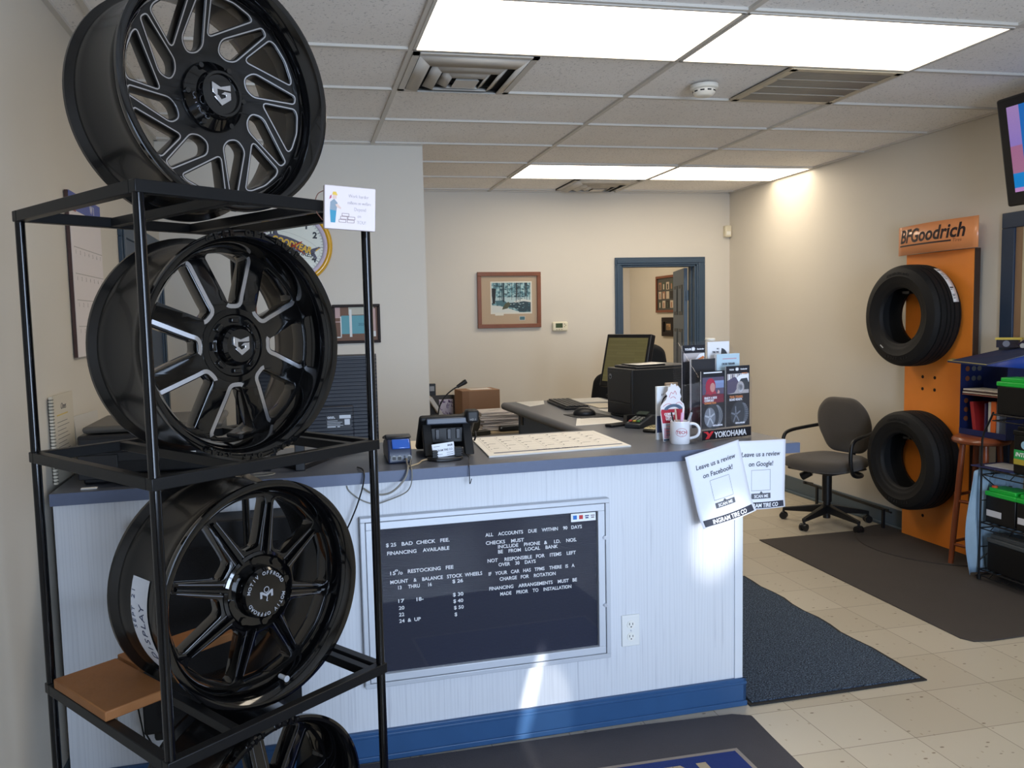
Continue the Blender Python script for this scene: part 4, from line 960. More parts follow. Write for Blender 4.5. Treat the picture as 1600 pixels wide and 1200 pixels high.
# ------------------------------------------------------------------ clear literature holder
M_acr = clear('clear_acrylic', .10, .985)
hd = cthing('leaflet_holder', 'clear plastic two pocket leaflet holder with a black lettered foot strip', 'leaflet holder', -.109, .115, rz=R(11.4))
HW, HD = .272, .17
m = MB()
a = .0025
m.box(0, a, 0, HD, 0, .20).prism([(0, .20), (HD, .20), (HD, .40), (HD-.03, .40), (.0, .245)], 0, a, 0, Matrix(((0, 0, 1, 0), (1, 0, 0, 0), (0, 1, 0, 0), (0, 0, 0, 1))))
m.box(HW-a, HW, 0, HD, 0, .20).prism([(0, .20), (HD, .20), (HD, .40), (HD-.03, .40), (.0, .245)], HW-a, HW, 0, Matrix(((0, 0, 1, 0), (1, 0, 0, 0), (0, 1, 0, 0), (0, 0, 0, 1))))
m.box(a, HW-a, 0, a, 0, .235).box(a, HW-a, .055, .055+a, 0, .28).box(a, HW-a, .11, .11+a, 0, .33).box(a, HW-a, HD-a, HD, 0, .40).box(a, HW-a, 0, HD, 0, a)
m.box(HW/2-a/2, HW/2+a/2, .003, HD-.003, a, .23)
m.build('shell', M_acr, hd)
st = MB().box(.006, HW-.006, -.0012, -.0002, .006, .044).build('brand_strip', mat('strip_black', (20, 20, 30), .35), hd, label='black strip with white and red lettering')
m = MB(); put_text(m, 'YOKOHAMA', T(.070, -.0014, .0125) @ UP, .0335, bold=.0009, align='LEFT', sx=.88, ext=.0002); m.build('lettering', mat('strip_white', (236, 236, 240), .5), st)
m = MB()
for P in ([(.010, .040), (.034, .040), (.042, .030), (.052, .040), (.066, .040), (.040, .010), (.022, .010), (.033, .025), (.026, .034)],): pl(m, P, 0, -.0016)
m.build('red_mark', mat('strip_red', (214, 52, 58), .5), st)
M_pages = mat('leaflet_pages', (206, 208, 214), .6)
M_leafk = mat('leaflet_black', (34, 36, 44), .4)
def leaflet(label, x0, x1, y, z0, z1, mcol, th=.006):
    t = cthing('leaflet', label, 'leaflet', -.109, .115, rz=R(11.4))
    t.location = (Matrix.Translation(cw(-.109, .115)) @ RZ(CR+R(11.4)) @ Vector(((x0+x1)/2, y, z0)))
    MB().box(-(x1-x0)/2, (x1-x0)/2, 0, .0012, 0, z1-z0).build('cover', mcol, t); MB().box(-(x1-x0)/2+.0005, (x1-x0)/2-.0005, .0012, th, 0, z1-z0-.0005).build('pages', M_pages, t); return t, (x1-x0)/2
LF = 'leaflets in the clear holder'
def tyre_art(mb, cx, cz, s, y, mi_t, mi_r, mi_h, squash=.62):
    mb.add([(cx+s*1.05*cos(a)+.012, y, cz+s*1.12*sin(a)) for a in [2*pi*k/28 for k in range(28)]], [tuple(range(28))], mi_t)
    mb.add([(cx-.010+s*squash*cos(a), y-.0003, cz-.004+s*.86*sin(a)) for a in [2*pi*k/28 for k in range(28)]], [tuple(range(28))], mi_r)
    for k in range(5):
        a = 2*pi*k/5+.4; mb.add([(cx-.010+s*squash*r*cos(a+d), y-.0006, cz-.004+s*.86*r*sin(a+d)) for r, d in ((.12, -.9), (.9, -.10), (.9, .10), (.12, .9))], [(0, 1, 2, 3)], mi_h)
    for k in range(4): mb.tube([(cx+s*(.62+.11*k)*cos(a)+.010, y-.0005, cz+s*1.06*sin(a)) for a in [R(q) for q in range(-58, 72, 12)]], .0007, n=4, mi=mi_h)
A1 = [mat('art_tyre', (62, 66, 72), .5), mat('art_rim', (128, 132, 140), .5), mat('art_hi', (186, 190, 196), .5), mat('art_hood', (172, 46, 70), .5), mat('art_skin', (206, 150, 140), .5), mat('art_sky', (134, 152, 190), .5), mat('art_wine', (124, 40, 60), .5), mat('art_purple', (92, 84, 106), .5), mat('art_white', (236, 236, 240), .5), mat('art_orange', (222, 138, 84), .5), mat('art_snow', (186, 178, 176), .5)]
t, hw_ = leaflet('black leaflet with a red hooded figure above a silver wheel tyre, front left pocket', .008, .130, .006, .050, .285, M_leafk); t['group'] = LF
m = MB(); y = -.0004
def rc(x0, x1, z0, z1, mi, d=0): m.add([(x0, y-d, z0), (x1, y-d, z0), (x1, y-d, z1), (x0, y-d, z1)], [(0, 1, 2, 3)], mi)
rc(-.056, .056, .140, .210, 7); rc(.006, .056, .165, .195, 5, .0002); rc(-.056, .056, .105, .139, 6)
m.add([(-.014+.026*cos(a), y-.0004, .172+.034*sin(a)) for a in [2*pi*k/24 for k in range(24)]], [tuple(range(24))], 3)
m.add([(-.004+.013*cos(a), y-.0006, .168+.019*sin(a)) for a in [2*pi*k/20 for k in range(20)]], [tuple(range(20))], 4)
pl(m, [(-.042, .141), (-.034, .158), (.010, .155), (.018, .141)], 3, y-.0005); pl(m, [(.02, .142), (.026, .158), (.034, .150), (.032, .142)], 4, y-.0005)
tyre_art(m, -.008, .050, .047, y-.0002, 0, 1, 2)
rc(-.05, .046, .226, .231, 8, .0002)
m.build('print', A1, t)
m = MB(); put_text(m, 'ENJOY A RIDE', T(-.047, y-.0012, .122) @ UP, .0120, align='LEFT', bold=.0006, ext=.0002, sx=.86); put_text(m, 'COMFORT', T(-.047, y-.0012, .111) @ UP, .0120, align='LEFT', bold=.0006, ext=.0002, sx=.86)
put_text(m, 'CONNECTION', T(-.047, y-.0012, .101) @ UP, .0105, align='LEFT', bold=.0005, ext=.0002, mi=1, sx=.86); put_text(m, 'GEOLANDAR', T(.022, y-.0014, .009) @ UP, .0085, bold=.0005, ext=.0002)
m.build('lettering', [A1[8], A1[9]], t)
t, hw_ = leaflet('black leaflet with a white truck above a rugged tyre, front right pocket', .138, .264, .006, .050, .300, M_leafk); t['group'] = LF
m = MB(); rc(-.058, .058, .135, .218, 10); 
pl(m, [(-.058, .135), (-.02, .140), (.02, .190), (-.02, .205), (-.058, .190)], 7, y-.0003); pl(m, [(-.01, .200), (.01, .212), (.058, .214), (.058, .17), (.03, .185), (.008, .175)], 8, y-.0004); pl(m, [(.0, .178), (.016, .196), (.048, .198), (.058, .178), (.058, .150), (.03, .15)], 0, y-.0005)
for r, mi in ((.026, 10), (.020, 8), (.012, 1)): m.add([(.012+r*.8*cos(a), y-.0006-r*.0, .160+r*sin(a)) for a in [2*pi*k/24 for k in range(24)]], [tuple(range(24))], mi)
for k in range(6): rc(-.05+k*.018, -.045+k*.018, .19, .216, 7 if k % 2 else 8, .0002)
rc(.02, .05, .217, .220, 9, .0003)
tyre_art(m, -.002, .052, .046, y-.0002, 0, 0, 1)
for k in range(22):
    a = R(-60+(k % 11)*11); rr = .046*(.72 if k < 11 else .92); m.cbox((-.002+.012+rr*cos(a), y-.0009, .052+.049*sin(a)), (.006, .0004, .004), 1)
m.add([(.0+(.006 if k % 2 else .012)*cos(2*pi*k/16)-.006, y-.0006, .236+(.005 if k % 2 else .009)*sin(2*pi*k/16)) for k in range(16)], [tuple(range(16))], 8)
m.build('print', A1, t)
m = MB(); put_text(m, 'TRAIL TOUGH.', T(-.047, y-.0014, .118) @ UP, .0125, align='LEFT', bold=.0006, ext=.0002, mi=1, sx=.86); put_text(m, 'ROAD READY.', T(-.047, y-.0014, .107) @ UP, .0125, align='LEFT', bold=.0006, ext=.0002, sx=.86)
put_text(m, 'YOUR', T(-.036, y-.001, .232) @ UP, .009, bold=.0003, ext=.0002); put_text(m, 'Geolandar', T(.03, y-.001, .233) @ UP, .0088, bold=.0003, ext=.0002); put_text(m, 'GEOLANDAR', T(.010, y-.0014, .010) @ UP, .0085, bold=.0005, ext=.0002)
m.build('lettering', [A1[8], A1[9]], t)
t, _ = leaflet('plain charcoal leaflet block in the middle tier on the left', .006, .130, .062, .05, .332, mat('leaflet_charcoal', (46, 46, 50), .5), .012); t['group'] = LF
t, _ = leaflet('pale blue leaflets in the middle tier on the right', .138, .262, .062, .05, .348, mat('leaflet_paleblue', (186, 210, 222), .5), .014); t['group'] = LF
m = MB(); put_text(m, 'CROSS TERRAIN', T(.0, -.0010, .252) @ UP, .012, bold=.0004, ext=.0002, sx=.8); m.box(-.03, .045, -.0008, -.0004, .276, .2785, 1)
m.build('lettering', [M_inkd, mat('print_rose', (196, 120, 130), .6)], t)
t, _ = leaflet('black leaflet with a white logo in the back tier on the left', .006, .126, .118, .05, .388, M_leafk); t['group'] = LF
m = MB(); rc(-.056, .056, .27, .305, 10); pl(m, [(.0, .272), (.03, .300), (.056, .303), (.056, .272)], 8, y-.0003); pl(m, [(.01, .275), (.05, .292), (.056, .283), (.03, .270)], 9, y-.0004)
m.add([(-.004+(.007 if k % 2 else .013)*cos(2*pi*k/16), y-.0006, .322+(.006 if k % 2 else .010)*sin(2*pi*k/16)) for k in range(16)], [tuple(range(16))], 8)
m.build('print', A1, t)
m = MB(); put_text(m, 'YOUR', T(-.032, y-.001, .317) @ UP, .012, bold=.0005, ext=.0002); put_text(m, 'Geolandar', T(.034, y-.001, .318) @ UP, .009, bold=.0003, ext=.0002); m.build('lettering', A1[8], t)
t, _ = leaflet('white leaflet with a tyre edge and dark lettering in the back tier on the right', .140, .258, .118, .05, .398, mat('leaflet_white', (234, 234, 236), .5)); t['group'] = LF
m = MB(); m.add([(.012, y, .29)]+[(.012+.040*cos(R(a)), y, .275+.045*sin(R(a))) for a in range(20, 91, 8)], [tuple(range(10))], 0); m.build('print', A1, t)
m = MB(); put_text(m, 'TIRE INC', T(-.016, y-.001, .300) @ UP, .012, bold=.0003, ext=.0002, sx=.8); put_text(m, 'ALL', T(-.004, y-.001, .315) @ UP, .009, bold=.0002, ext=.0002); put_text(m, 'AT 5', T(-.004, y-.001, .287) @ UP, .009, bold=.0002, ext=.0002); m.build('lettering', M_inkd, t)
m = MB().lathe([(.001, .412), (.020, .412), (.022, .406), (.020, .400), (.001, .400)], 24).build('clip_tray', mat('clip_cream', (220, 212, 196), .5), hd, (HW*.72, HD-.004, 0))
# ------------------------------------------------------------------ little machines at the back of the counter
t = cthing('card_swipe', 'small black folding card stand beside the laser printer', 'card stand', -.085, .76, rz=.1)
MB().box(-.07, .07, -.002, .004, 0, .042).box(-.07, -.066, -.03, .004, 0, .042).build('stand', M_black, t, bevel=.001)
t = cthing('card_terminal', 'dark card terminal with coloured keys in front of the laser printer', 'card terminal', -.12, .64, rz=R(-52))
MB().prism([(-.09, 0), (.09, 0), (.09, .048), (.05, .052), (-.085, .022)], -.04, .04, 0, YZ).build('housing', mat('terminal_slate', (40, 46, 54), .35), t, bevel=.006)
m = MB(); Mk = T(0, -.03, .036) @ RX(R(12.5))
for r in range(4):
    for k in range(3): m.cbox((-.02+k*.02, -.035+r*.017, .004), (.014, .011, .006), (1, 2, 3)[k] if r == 0 else 0, Mk)
m.build('keys', [mat('key_grey', (110, 112, 112), .5), mat('key_red', (170, 60, 50), .5), mat('key_yellow', (196, 170, 70), .5), mat('key_green', (80, 140, 80), .5)], t, bevel=.001)
MB().cbox((0, .055, .012), (.055, .04, .004), 0, Mk).build('display', mat('lcd_dark', (60, 70, 66), .2), t)
t = cthing('calculator', 'cream and black handheld keypad beside the mug leaflets', 'keypad', -.135, .475, rz=R(-50))
MB().box(-.03, .03, -.06, .06, 0, .014).build('case', M_black, t, bevel=.006)
MB().box(-.026, .026, -.052, .056, .013, .020).build('face', mat('keypad_cream', (206, 196, 158), .45), t, bevel=.004)
m = MB()
for r in range(4):
    for k in range(3): m.cbox((-.015+k*.015, -.035+r*.02, .0215), (.009, .011, .004))
m.build('keys', mat('keypad_keys', (150, 142, 112), .5), t)
t = cthing('phone_handset', 'flat black handset lying beside the coloured key terminal', 'handset', -.215, .69, rz=R(-70)); MB().box(-.024, .024, -.06, .06, 0, .014).build('case', M_black, t, bevel=.005)
# laser printer
lp = cthing('laser_printer', 'tall black laser printer on the counter return in front of the monitor', 'printer', -.055, .868, rz=R(5))
M_lp = mat('laser_black', (22, 22, 24), .3)
MB().box(0, .38, 0, .255, .012, .250).box(.01, .37, .01, .245, 0, .012).build('body', M_lp, lp, bevel=.01, seg=3)
MB().box(-.003, .004, .010, .245, .018, .075).box(-.003, .004, .010, .245, .080, .235).build('front_door', mat('laser_door', (27, 27, 30), .35), lp, bevel=.003)
MB().box(-.002, .004, -.004, .006, .01, .245).build('corner_strip', mat('laser_strip', (52, 56, 64), .2, metal=.4), lp, bevel=.002)
MB().box(.03, .36, .02, .235, .248, .262).build('top_cover', mat('laser_top', (40, 40, 42), .4), lp, bevel=.006)
MB().prism([(.05, .04), (.22, .05), (.2, .20), (.06, .21)], .262, .268).build('output_tray', M_black, lp)
m = MB()
for k in range(5): m.box(.25, .33, -.0025, .001, .17+k*.011, .174+k*.011)
m.build('vent_slots', mat('slot_black', (6, 6, 6), .7), lp)
m = MB().cyl((-.0045, .215, .205), (-.0025, .215, .205), .014, n=24); lo = m.build('logo', mat('logo_disc_grey', (120, 124, 130), .4), lp)
m = MB(); put_text(m, 'hp', T(-.005, .215, .199) @ RZ(R(-90)) @ UP, .019, shear=.25, bold=.0003); m.build('lettering', M_black, lo)
t = thing('paper_sheet', 'white sheet lying on top of the laser printer', 'paper', (Matrix.Translation(cw(-.055, .868, CTOP)) @ RZ(CR+R(5)) @ Vector((.13, .09, .2685))), CR+R(12))
MB().grid(lambda u, v: ((u-.5)*.17, (v-.5)*.12, .001+.008*max(0, u-.6)**1.0), 8, 2).build('sheet', M_paper, t, solid=.001)
# monitor on the return
mo = thing('monitor', 'black framed monitor with an olive screen tilted back on the counter return', 'monitor', (1.985, 4.80, CTOP), R(-65))
M_scr = mat('screen_olive', (70, 64, 34), .22, emit=(.105, .092, .030), estr=1.0)
def _scr():
    nt, b = nodes(M_scr); tc = nn(nt, 'ShaderNodeTexCoord'); br = nn(nt, 'ShaderNodeTexBrick', i_Scale=9.); br.inputs['Color1'].default_value = (.075, .065, .026, 1); br.inputs['Color2'].default_value = (.058, .050, .020, 1); br.inputs['Mortar'].default_value = (.05, .045, .02, 1)
    br.inputs['Mortar Size'].default_value = .012; br.inputs['Brick Width'].default_value = 1.4; br.inputs['Row Height'].default_value = .16
    nt.links.new(tc.outputs['Generated'], br.inputs[0]); mp = nn(nt, 'ShaderNodeMapping'); mp.inputs['Rotation'].default_value = (R(90), 0, 0); nt.links.new(tc.outputs['Object'], mp.inputs[0]); nt.links.new(mp.outputs[0], br.inputs[0]); nt.links.new(br.outputs[0], b.inputs['Emission Color'])
_scr()
Mt = T(0, 0, .06) @ RX(R(-14))
MB().box(-.185, .185, -.012, .030, 0, .345, 0, Mt).build('casing', M_black, mo, bevel=.006)
MB().box(-.165, .165, -.0135, -.0125, .035, .320, 0, Mt).build('screen', M_scr, mo)
MB().box(-.03, .03, .03, .06, .0, .20, 0).box(-.11, .11, -.03, .14, 0, .015).build('stand', M_black, mo, bevel=.004)
# keyboard, mouse, pad and papers on the return
kb = cthing('keyboard', 'black computer keyboard on the counter return in front of the monitor', 'keyboard', -.112, 1.62, rz=R(84))
MB().box(-.22, .22, -.072, .072, 0, .014).build('case', M_black, kb, bevel=.004)
m = MB()
for r in range(5):
    for k in range(17): m.cbox((-.203+k*.0254, -.054+r*.0265, .018), (.020, .021, .008))
m.build('keys', mat('key_black', (34, 34, 36), .45), kb, bevel=.0015)
mp_ = cthing('mouse_pad', 'dark mouse pad under the black mouse', 'mouse pad', -.19, 1.12, rz=R(6)); MB().box(-.09, .09, -.10, .10, 0, .003).build('pad', mat('pad_dark', (40, 42, 46), .7), mp_)
ms = cthing('computer_mouse', 'black computer mouse on its pad beside the keyboard', 'mouse', -.20, 1.14, CTOP+.003, rz=R(70))
m = MB().ball((0, 0, .004), .06, 20, 12, sc=(.62, 1., .62)); m.v = [(x, y, max(z, .0008)) for x, y, z in m.v]; m.build('shell', M_black, ms)
m = MB().tube([(-.001, .02, .035), (-.001, .045, .026)], .004).build('wheel', mat('wheel_grey', (60, 60, 62), .5), ms)
def sheet(label, pts, z=CTOP, th=.0015, m=None):
    t, at = counter_sheet('paper_sheet', label, 'paper', pts, z, th, m or M_paper); mb = MB()
    for k in range(9): strip(mb, at, .1, .55+.35*((k*7) % 5)/5, .86-k*.085, .868-k*.085, th+.0002)
    mb.build('print', M_inkl, t); return t
sheet('white printed sheet in front of the mouse', [(-.39, .775), (-.13, .80), (-.12, 1.00), (-.285, 1.03)], CTOP)
sheet('white printed sheet at the far left end of the counter return', [(-.33, 1.66), (-.21, 1.75), (-.15, 1.94), (-.33, 1.93)])
sheet('white sheet at the back of the return beside the keyboard', [(-.02, 1.74), (.19, 1.70), (.21, 1.93), (-.08, 1.94)], CTOP, .004)
sheet('cream sheet between keyboard and laser printer', [(.0, 1.42), (.15, 1.40), (.18, 1.62), (.0, 1.64)], CTOP, .003, M_paper2)
sheet('small white note beside the laser printer', [(-.04, 1.20), (.08, 1.20), (.08, 1.34), (-.04, 1.34)], CTOP, .003)
# ------------------------------------------------------------------ review notices hung on the counter edge
M_note = mat('notice_paper', (232, 234, 242), .6)
M_noteink = mat('notice_ink', (56, 58, 70), .6)
def notice(label, x, y, z, w, h, ang, second, curl):
    """sheet hung from the worktop edge; local x right, z down from 0"""
    t = cthing('notice_sheet', label, 'notice', x, y, z); Mn = RY(ang)
    def f(u, v): # gentle sag and curled foot
        X = (u-.5)*w; Zz = -v*h; yy = -.004-.018*sin(pi*u)*(.25+v*.5) - curl*max(0, v-.75)**2*6
        return tuple(Mn @ Vector((X, yy, Zz)))
    MB().grid(f, 14, 16).build('sheet', M_note, t, solid=.0006)
    def on(vs, fs, X0, Z0, mb, mi=0):
        out = []
        for a, b, c in vs:
            u = (a+X0)/w+.5; v = -(b+Z0)/h
            p = f(u, v); out.append((p[0], p[1]-.0012, p[2]))
        mb.add(out, fs, mi)
    m = MB()
    for s, Z0, sz in (('Leave us a review', -.062, .0258), ('on '+second, -.100, .0258)):
        vs, fs = text_mesh(s, sz, bold=.0004, shear=.12, ext=0, sx=.92); on(vs, fs, 0, Z0, m)
    m.build('lettering', M_noteink, t)
    m = MB()
    for X0, X1, Z0, Z1 in ((-.042, .042, -.1165, -.115), (-.042, .042, -.1965, -.195), (-.042, -.0408, -.196, -.115), (.0408, .042, -.196, -.115)):
        n = 8; vs = [(X0+(X1-X0)*i/n, zz, 0) for i in range(n+1) for zz in (Z0, Z1)]; on(vs, [(2*i, 2*i+2, 2*i+3, 2*i+1) for i in range(n)], 0, 0, m)
    m.build('empty_square', mat('square_grey', (140, 140, 140), .6), t)
    m = MB(); vs = [(-.042+.084*i/8, zz, 0) for i in range(9) for zz in (-.228, -.207)]; on(vs, [(2*i, 2*i+2, 2*i+3, 2*i+1) for i in range(8)], 0, 0, m)
    on([(-.008, -.208, 0), (.008, -.208, 0), (0, -.198, 0)], [(0, 1, 2)], 0, 0, m)
    n = 14; vs = [(-.92*w/2+w*.92*i/n, zz, 0) for i in range(n+1) for zz in (-h+.004, -h+.027)]; on(vs, [(2*i, 2*i+2, 2*i+3, 2*i+1) for i in range(n)], 0, 0, m, 1)
    m.build('banner', [mat('banner_grey', (88, 90, 98), .6), mat('banner_dark', (50, 52, 66), .6)], t)
    m = MB(); vs, fs = text_mesh('SCAN ME', .0165, bold=.0005, ext=0, sx=.9); on(vs, fs, 0, -.2235, m)
    for p in range(len(m.v)): m.v[p] = (m.v[p][0], m.v[p][1]-.0008, m.v[p][2])
    k = len(m.v); vs, fs = text_mesh('INGRAM TIRE CO', .0205, bold=.0007, shear=.2, ext=0, sx=.92); on(vs, fs, .0, -h+.008, m)
    for p in range(k, len(m.v)): m.v[p] = (m.v[p][0], m.v[p][1]-.0008, m.v[p][2])
    m.build('lettering', mat('banner_white', (236, 236, 240), .6), t)
    # dark printed head where the sheet folds over the edge
    return t
notice('tilted white review notice reading on Facebook hung on the counter front edge', -.170, -.068, 1.064, .232, .285, R(-13.5), 'Facebook!', .05)
notice('upright white review notice reading on Google at the counter corner', .055, -.042, 1.078, .225, .268, R(1), 'Google!', .02)
MB_f = MB().add([tuple(p) for p in ((-.279, -.058, 1.034), (-.07, -.058, 1.079), (-.085, -.02, 1.062), (-.268, -.045, 1.022))], [(0, 1, 2, 3)])
# ------------------------------------------------------------------ leads
def lead(label, pts, r, m, cat='cable'):
    o = MB().tube(pts, r, 6, smooth=3).build('cable', m, None, (CX, CY, 0), (0, 0, CR)); return tag(o, label, cat, 'leads on and below the counter')
M_cabg = mat('cable_grey', (126, 122, 112), .5); M_cabk = mat('cable_black', (20, 20, 22), .5)
lead('thick grey lead drooping from the blue terminal over the counter edge', [(-1.318, .078, 1.075), (-1.325, .03, 1.068), (-1.333, -.05, 1.068), (-1.345, -.062, 1.03), (-1.39, -.058, .985), (-1.43, -.05, .975), (-1.47, -.045, .985), (-1.49, -.03, 1.0)], .0035, M_cabg)
lead('thin grey lead hanging in a long loop from the blue terminal', [(-1.30, .085, 1.072), (-1.315, .03, 1.062), (-1.322, -.05, 1.067), (-1.322, -.060, 1.03), (-1.328, -.05, .995), (-1.345, -.035, .972), (-1.40, -.02, .950), (-1.45, -.015, .935), (-1.50, -.012, .955), (-1.54, -.008, .99), (-1.545, -.004, 1.008)], .0022, M_cabg)
lead('tan lead running from the phone to the blue terminal leads', [(-1.22, .12, 1.062), (-1.26, .10, 1.061), (-1.275, .05, 1.061), (-1.30, .02, 1.061), (-1.325, .0, 1.061)], .003, mat('cable_tan', (170, 150, 118), .5))
lead('black lead hanging down from the counter beside the right rack post', [(-1.50, .05, 1.061), (-1.487, -.05, 1.070), (-1.49, -.064, 1.03), (-1.51, -.05, .96), (-1.535, -.045, .90), (-1.57, -.04, .83), (-1.60, -.04, .72)], .003, M_cabk)
lead('thin black wire dropping over the counter edge below the card holder', [(-1.09, .10, 1.075), (-1.085, .07, 1.068), (-1.10, .02, 1.060), (-1.115, -.048, 1.066), (-1.116, -.056, 1.02), (-1.114, -.047, .985), (-1.106, -.046, 1.01)], .0016, M_cabk)
lead('pale lead curling beside the keyboard behind the rack', [(-1.90, .02, 1.061), (-1.82, .0, 1.061), (-1.78, .03, 1.062), (-1.80, .06, 1.061), (-1.86, .05, 1.061)], .0025, M_cabg)
# black equipment case fixed to the counter front behind the wheels
t = cthing('equipment_case', 'black equipment case fixed to the counter front behind the lower shelf wheel', 'equipment case', -1.985, -.005, .27)
MB().box(-.245, .255, -.13, 0, 0, .68).build('case', mat('case_black', (15, 15, 17), .6), t, bevel=.006); MB().box(-.20, .20, -.134, -.13, .05, .60).build('mesh_panel', mat('mesh_black', (22, 22, 24), .8, bump=.6, bscale=400), t)
MB().box(-.22, .06, -.10, -.02, -.04, .0).build('lower_bag', mat('case_olive', (34, 33, 30), .8), t, bevel=.01)
lead('black lead hanging low behind the rack below the plank', [(-2.25, -.05, .80), (-2.30, -.05, .66), (-2.27, -.04, .4), (-2.23, -.05, .12), (-2.20, -.07, .012)], .003, M_cabk)
lead('second black lead looping behind the rack near the power unit', [(-2.24, -.05, .24), (-2.20, -.06, .16), (-2.14, -.06, .15), (-2.08, -.06, .22)], .003, M_cabk)
lead('grey lead hanging in a loop at the left foot of the counter', [(-2.33, -.03, .42), (-2.33, -.03, .24), (-2.28, -.03, .17), (-2.20, -.035, .16)], .003, M_cabg)
# ------------------------------------------------------------------ tyre display against the right wall
M_or = mat('orange_board', (240, 140, 52), .42, vary=.14, vscale=5, coat=.15)
M_ply = mat('board_edge_dark', (58, 40, 30), .6)
db = thing('tire_display_board', 'tall orange display board leaning on the right wall with a curved header sign', 'display board', (4.06, 4.535, 0))
Y0, Y1 = -.285, .285
MB().box(0, .006, Y0+.004, Y1-.004, 0, 1.93, 0).build('face_panel', M_or, db)
MB().box(.004, .045, Y0, Y1, 0, 1.932).build('core', M_ply, db, bevel=.002)
hs = []
m = MB()
for y, z in ((.115, 1.115), (.01, 1.115), (.115, 1.035), (.01, 1.035), (.09, .18)): m.cyl((-.001, y, z), (.003, y, z), .011, n=16)
m.build('bolt_hole', mat('hole_dark', (34, 18, 10), .8), db)
m = MB()
def hd_f(u, v):
    y = .33-.66*u; x = -.02-.045*sin(pi*u); return (x, y, 1.928+.19*v+.004*u)
m.grid(hd_f, 18, 2); h_ = m.build('header_sign', mat('header_orange', (240, 156, 98), .35, coat=.3, vary=.05), db, solid=.006)
def on_header(vs, fs, mb, u0, z0, mi=0, d=.0045):
    out = []
    for a, b, c in vs:
        u = u0 + a/.66; p = hd_f(min(1, max(0, u)), 0); out.append((p[0]-d, p[1]-(0), z0+b))
    mb.add(out, fs, mi)
m = MB(); vs, fs = text_mesh('BFGoodrich', .122, bold=.003, shear=.22, ext=0, sx=.93, align='LEFT'); on_header(vs, fs, m, .03, 2.010)
n = 12; vs = [(.47*i/n, zz, 0) for i in range(n+1) for zz in (0, .010)]; on_header(vs, [(2*i, 2*i+2, 2*i+3, 2*i+1) for i in range(n)], m, .03, 1.985)
m.build('lettering', mat('header_ink', (44, 26, 30), .5), h_)
m = MB(); vs, fs = text_mesh('Tires', .03, shear=.2, ext=0); on_header(vs, fs, m, .80, 1.980); m.build('small_lettering', mat('header_ink2', (150, 84, 52), .5), h_)
# ------------------------------------------------------------------ tyres
M_rub = mat('tyre_rubber', (22, 22, 23), .62, spec=.35)
def _rub(m, n_block, depth):
    nt, b = nodes(m); tc = nn(nt, 'ShaderNodeTexCoord'); sp = nn(nt, 'ShaderNodeSeparateXYZ'); nt.links.new(tc.outputs['Object'], sp.inputs[0])
    at = nn(nt, 'ShaderNodeMath', operation='ARCTAN2'); nt.links.new(sp.outputs[1], at.inputs[0]); nt.links.new(sp.outputs[0], at.inputs[1])
    mu = nn(nt, 'ShaderNodeMath', operation='MULTIPLY'); mu.inputs[1].default_value = n_block; nt.links.new(at.outputs[0], mu.inputs[0])
    zz = nn(nt, 'ShaderNodeMath', operation='MULTIPLY_ADD'); zz.inputs[1].default_value = 60; nt.links.new(sp.outputs[2], zz.inputs[0]); nt.links.new(mu.outputs[0], zz.inputs[2])
    sn = nn(nt, 'ShaderNodeMath', operation='SINE'); nt.links.new(zz.outputs[0], sn.inputs[0])
    gt = nn(nt, 'ShaderNodeMath', operation='GREATER_THAN'); gt.inputs[1].default_value = .82; nt.links.new(sn.outputs[0], gt.inputs[0])
    ng = nn(nt, 'ShaderNodeMath', operation='MULTIPLY'); ng.inputs[1].default_value = -1; nt.links.new(gt.outputs[0], ng.inputs[0])
    bp = nn(nt, 'ShaderNodeBump', i_Strength=depth, i_Distance=.004); nt.links.new(ng.outputs[0], bp.inputs['Height']); nt.links.new(bp.outputs[0], b.inputs['Normal'])
M_tread = mat('tyre_tread', (25, 25, 26), .7, spec=.3); _rub(M_tread, 92, .9)
M_shoul = mat('tyre_shoulder', (23, 23, 24), .66, spec=.3); _rub(M_shoul, 70, .7)
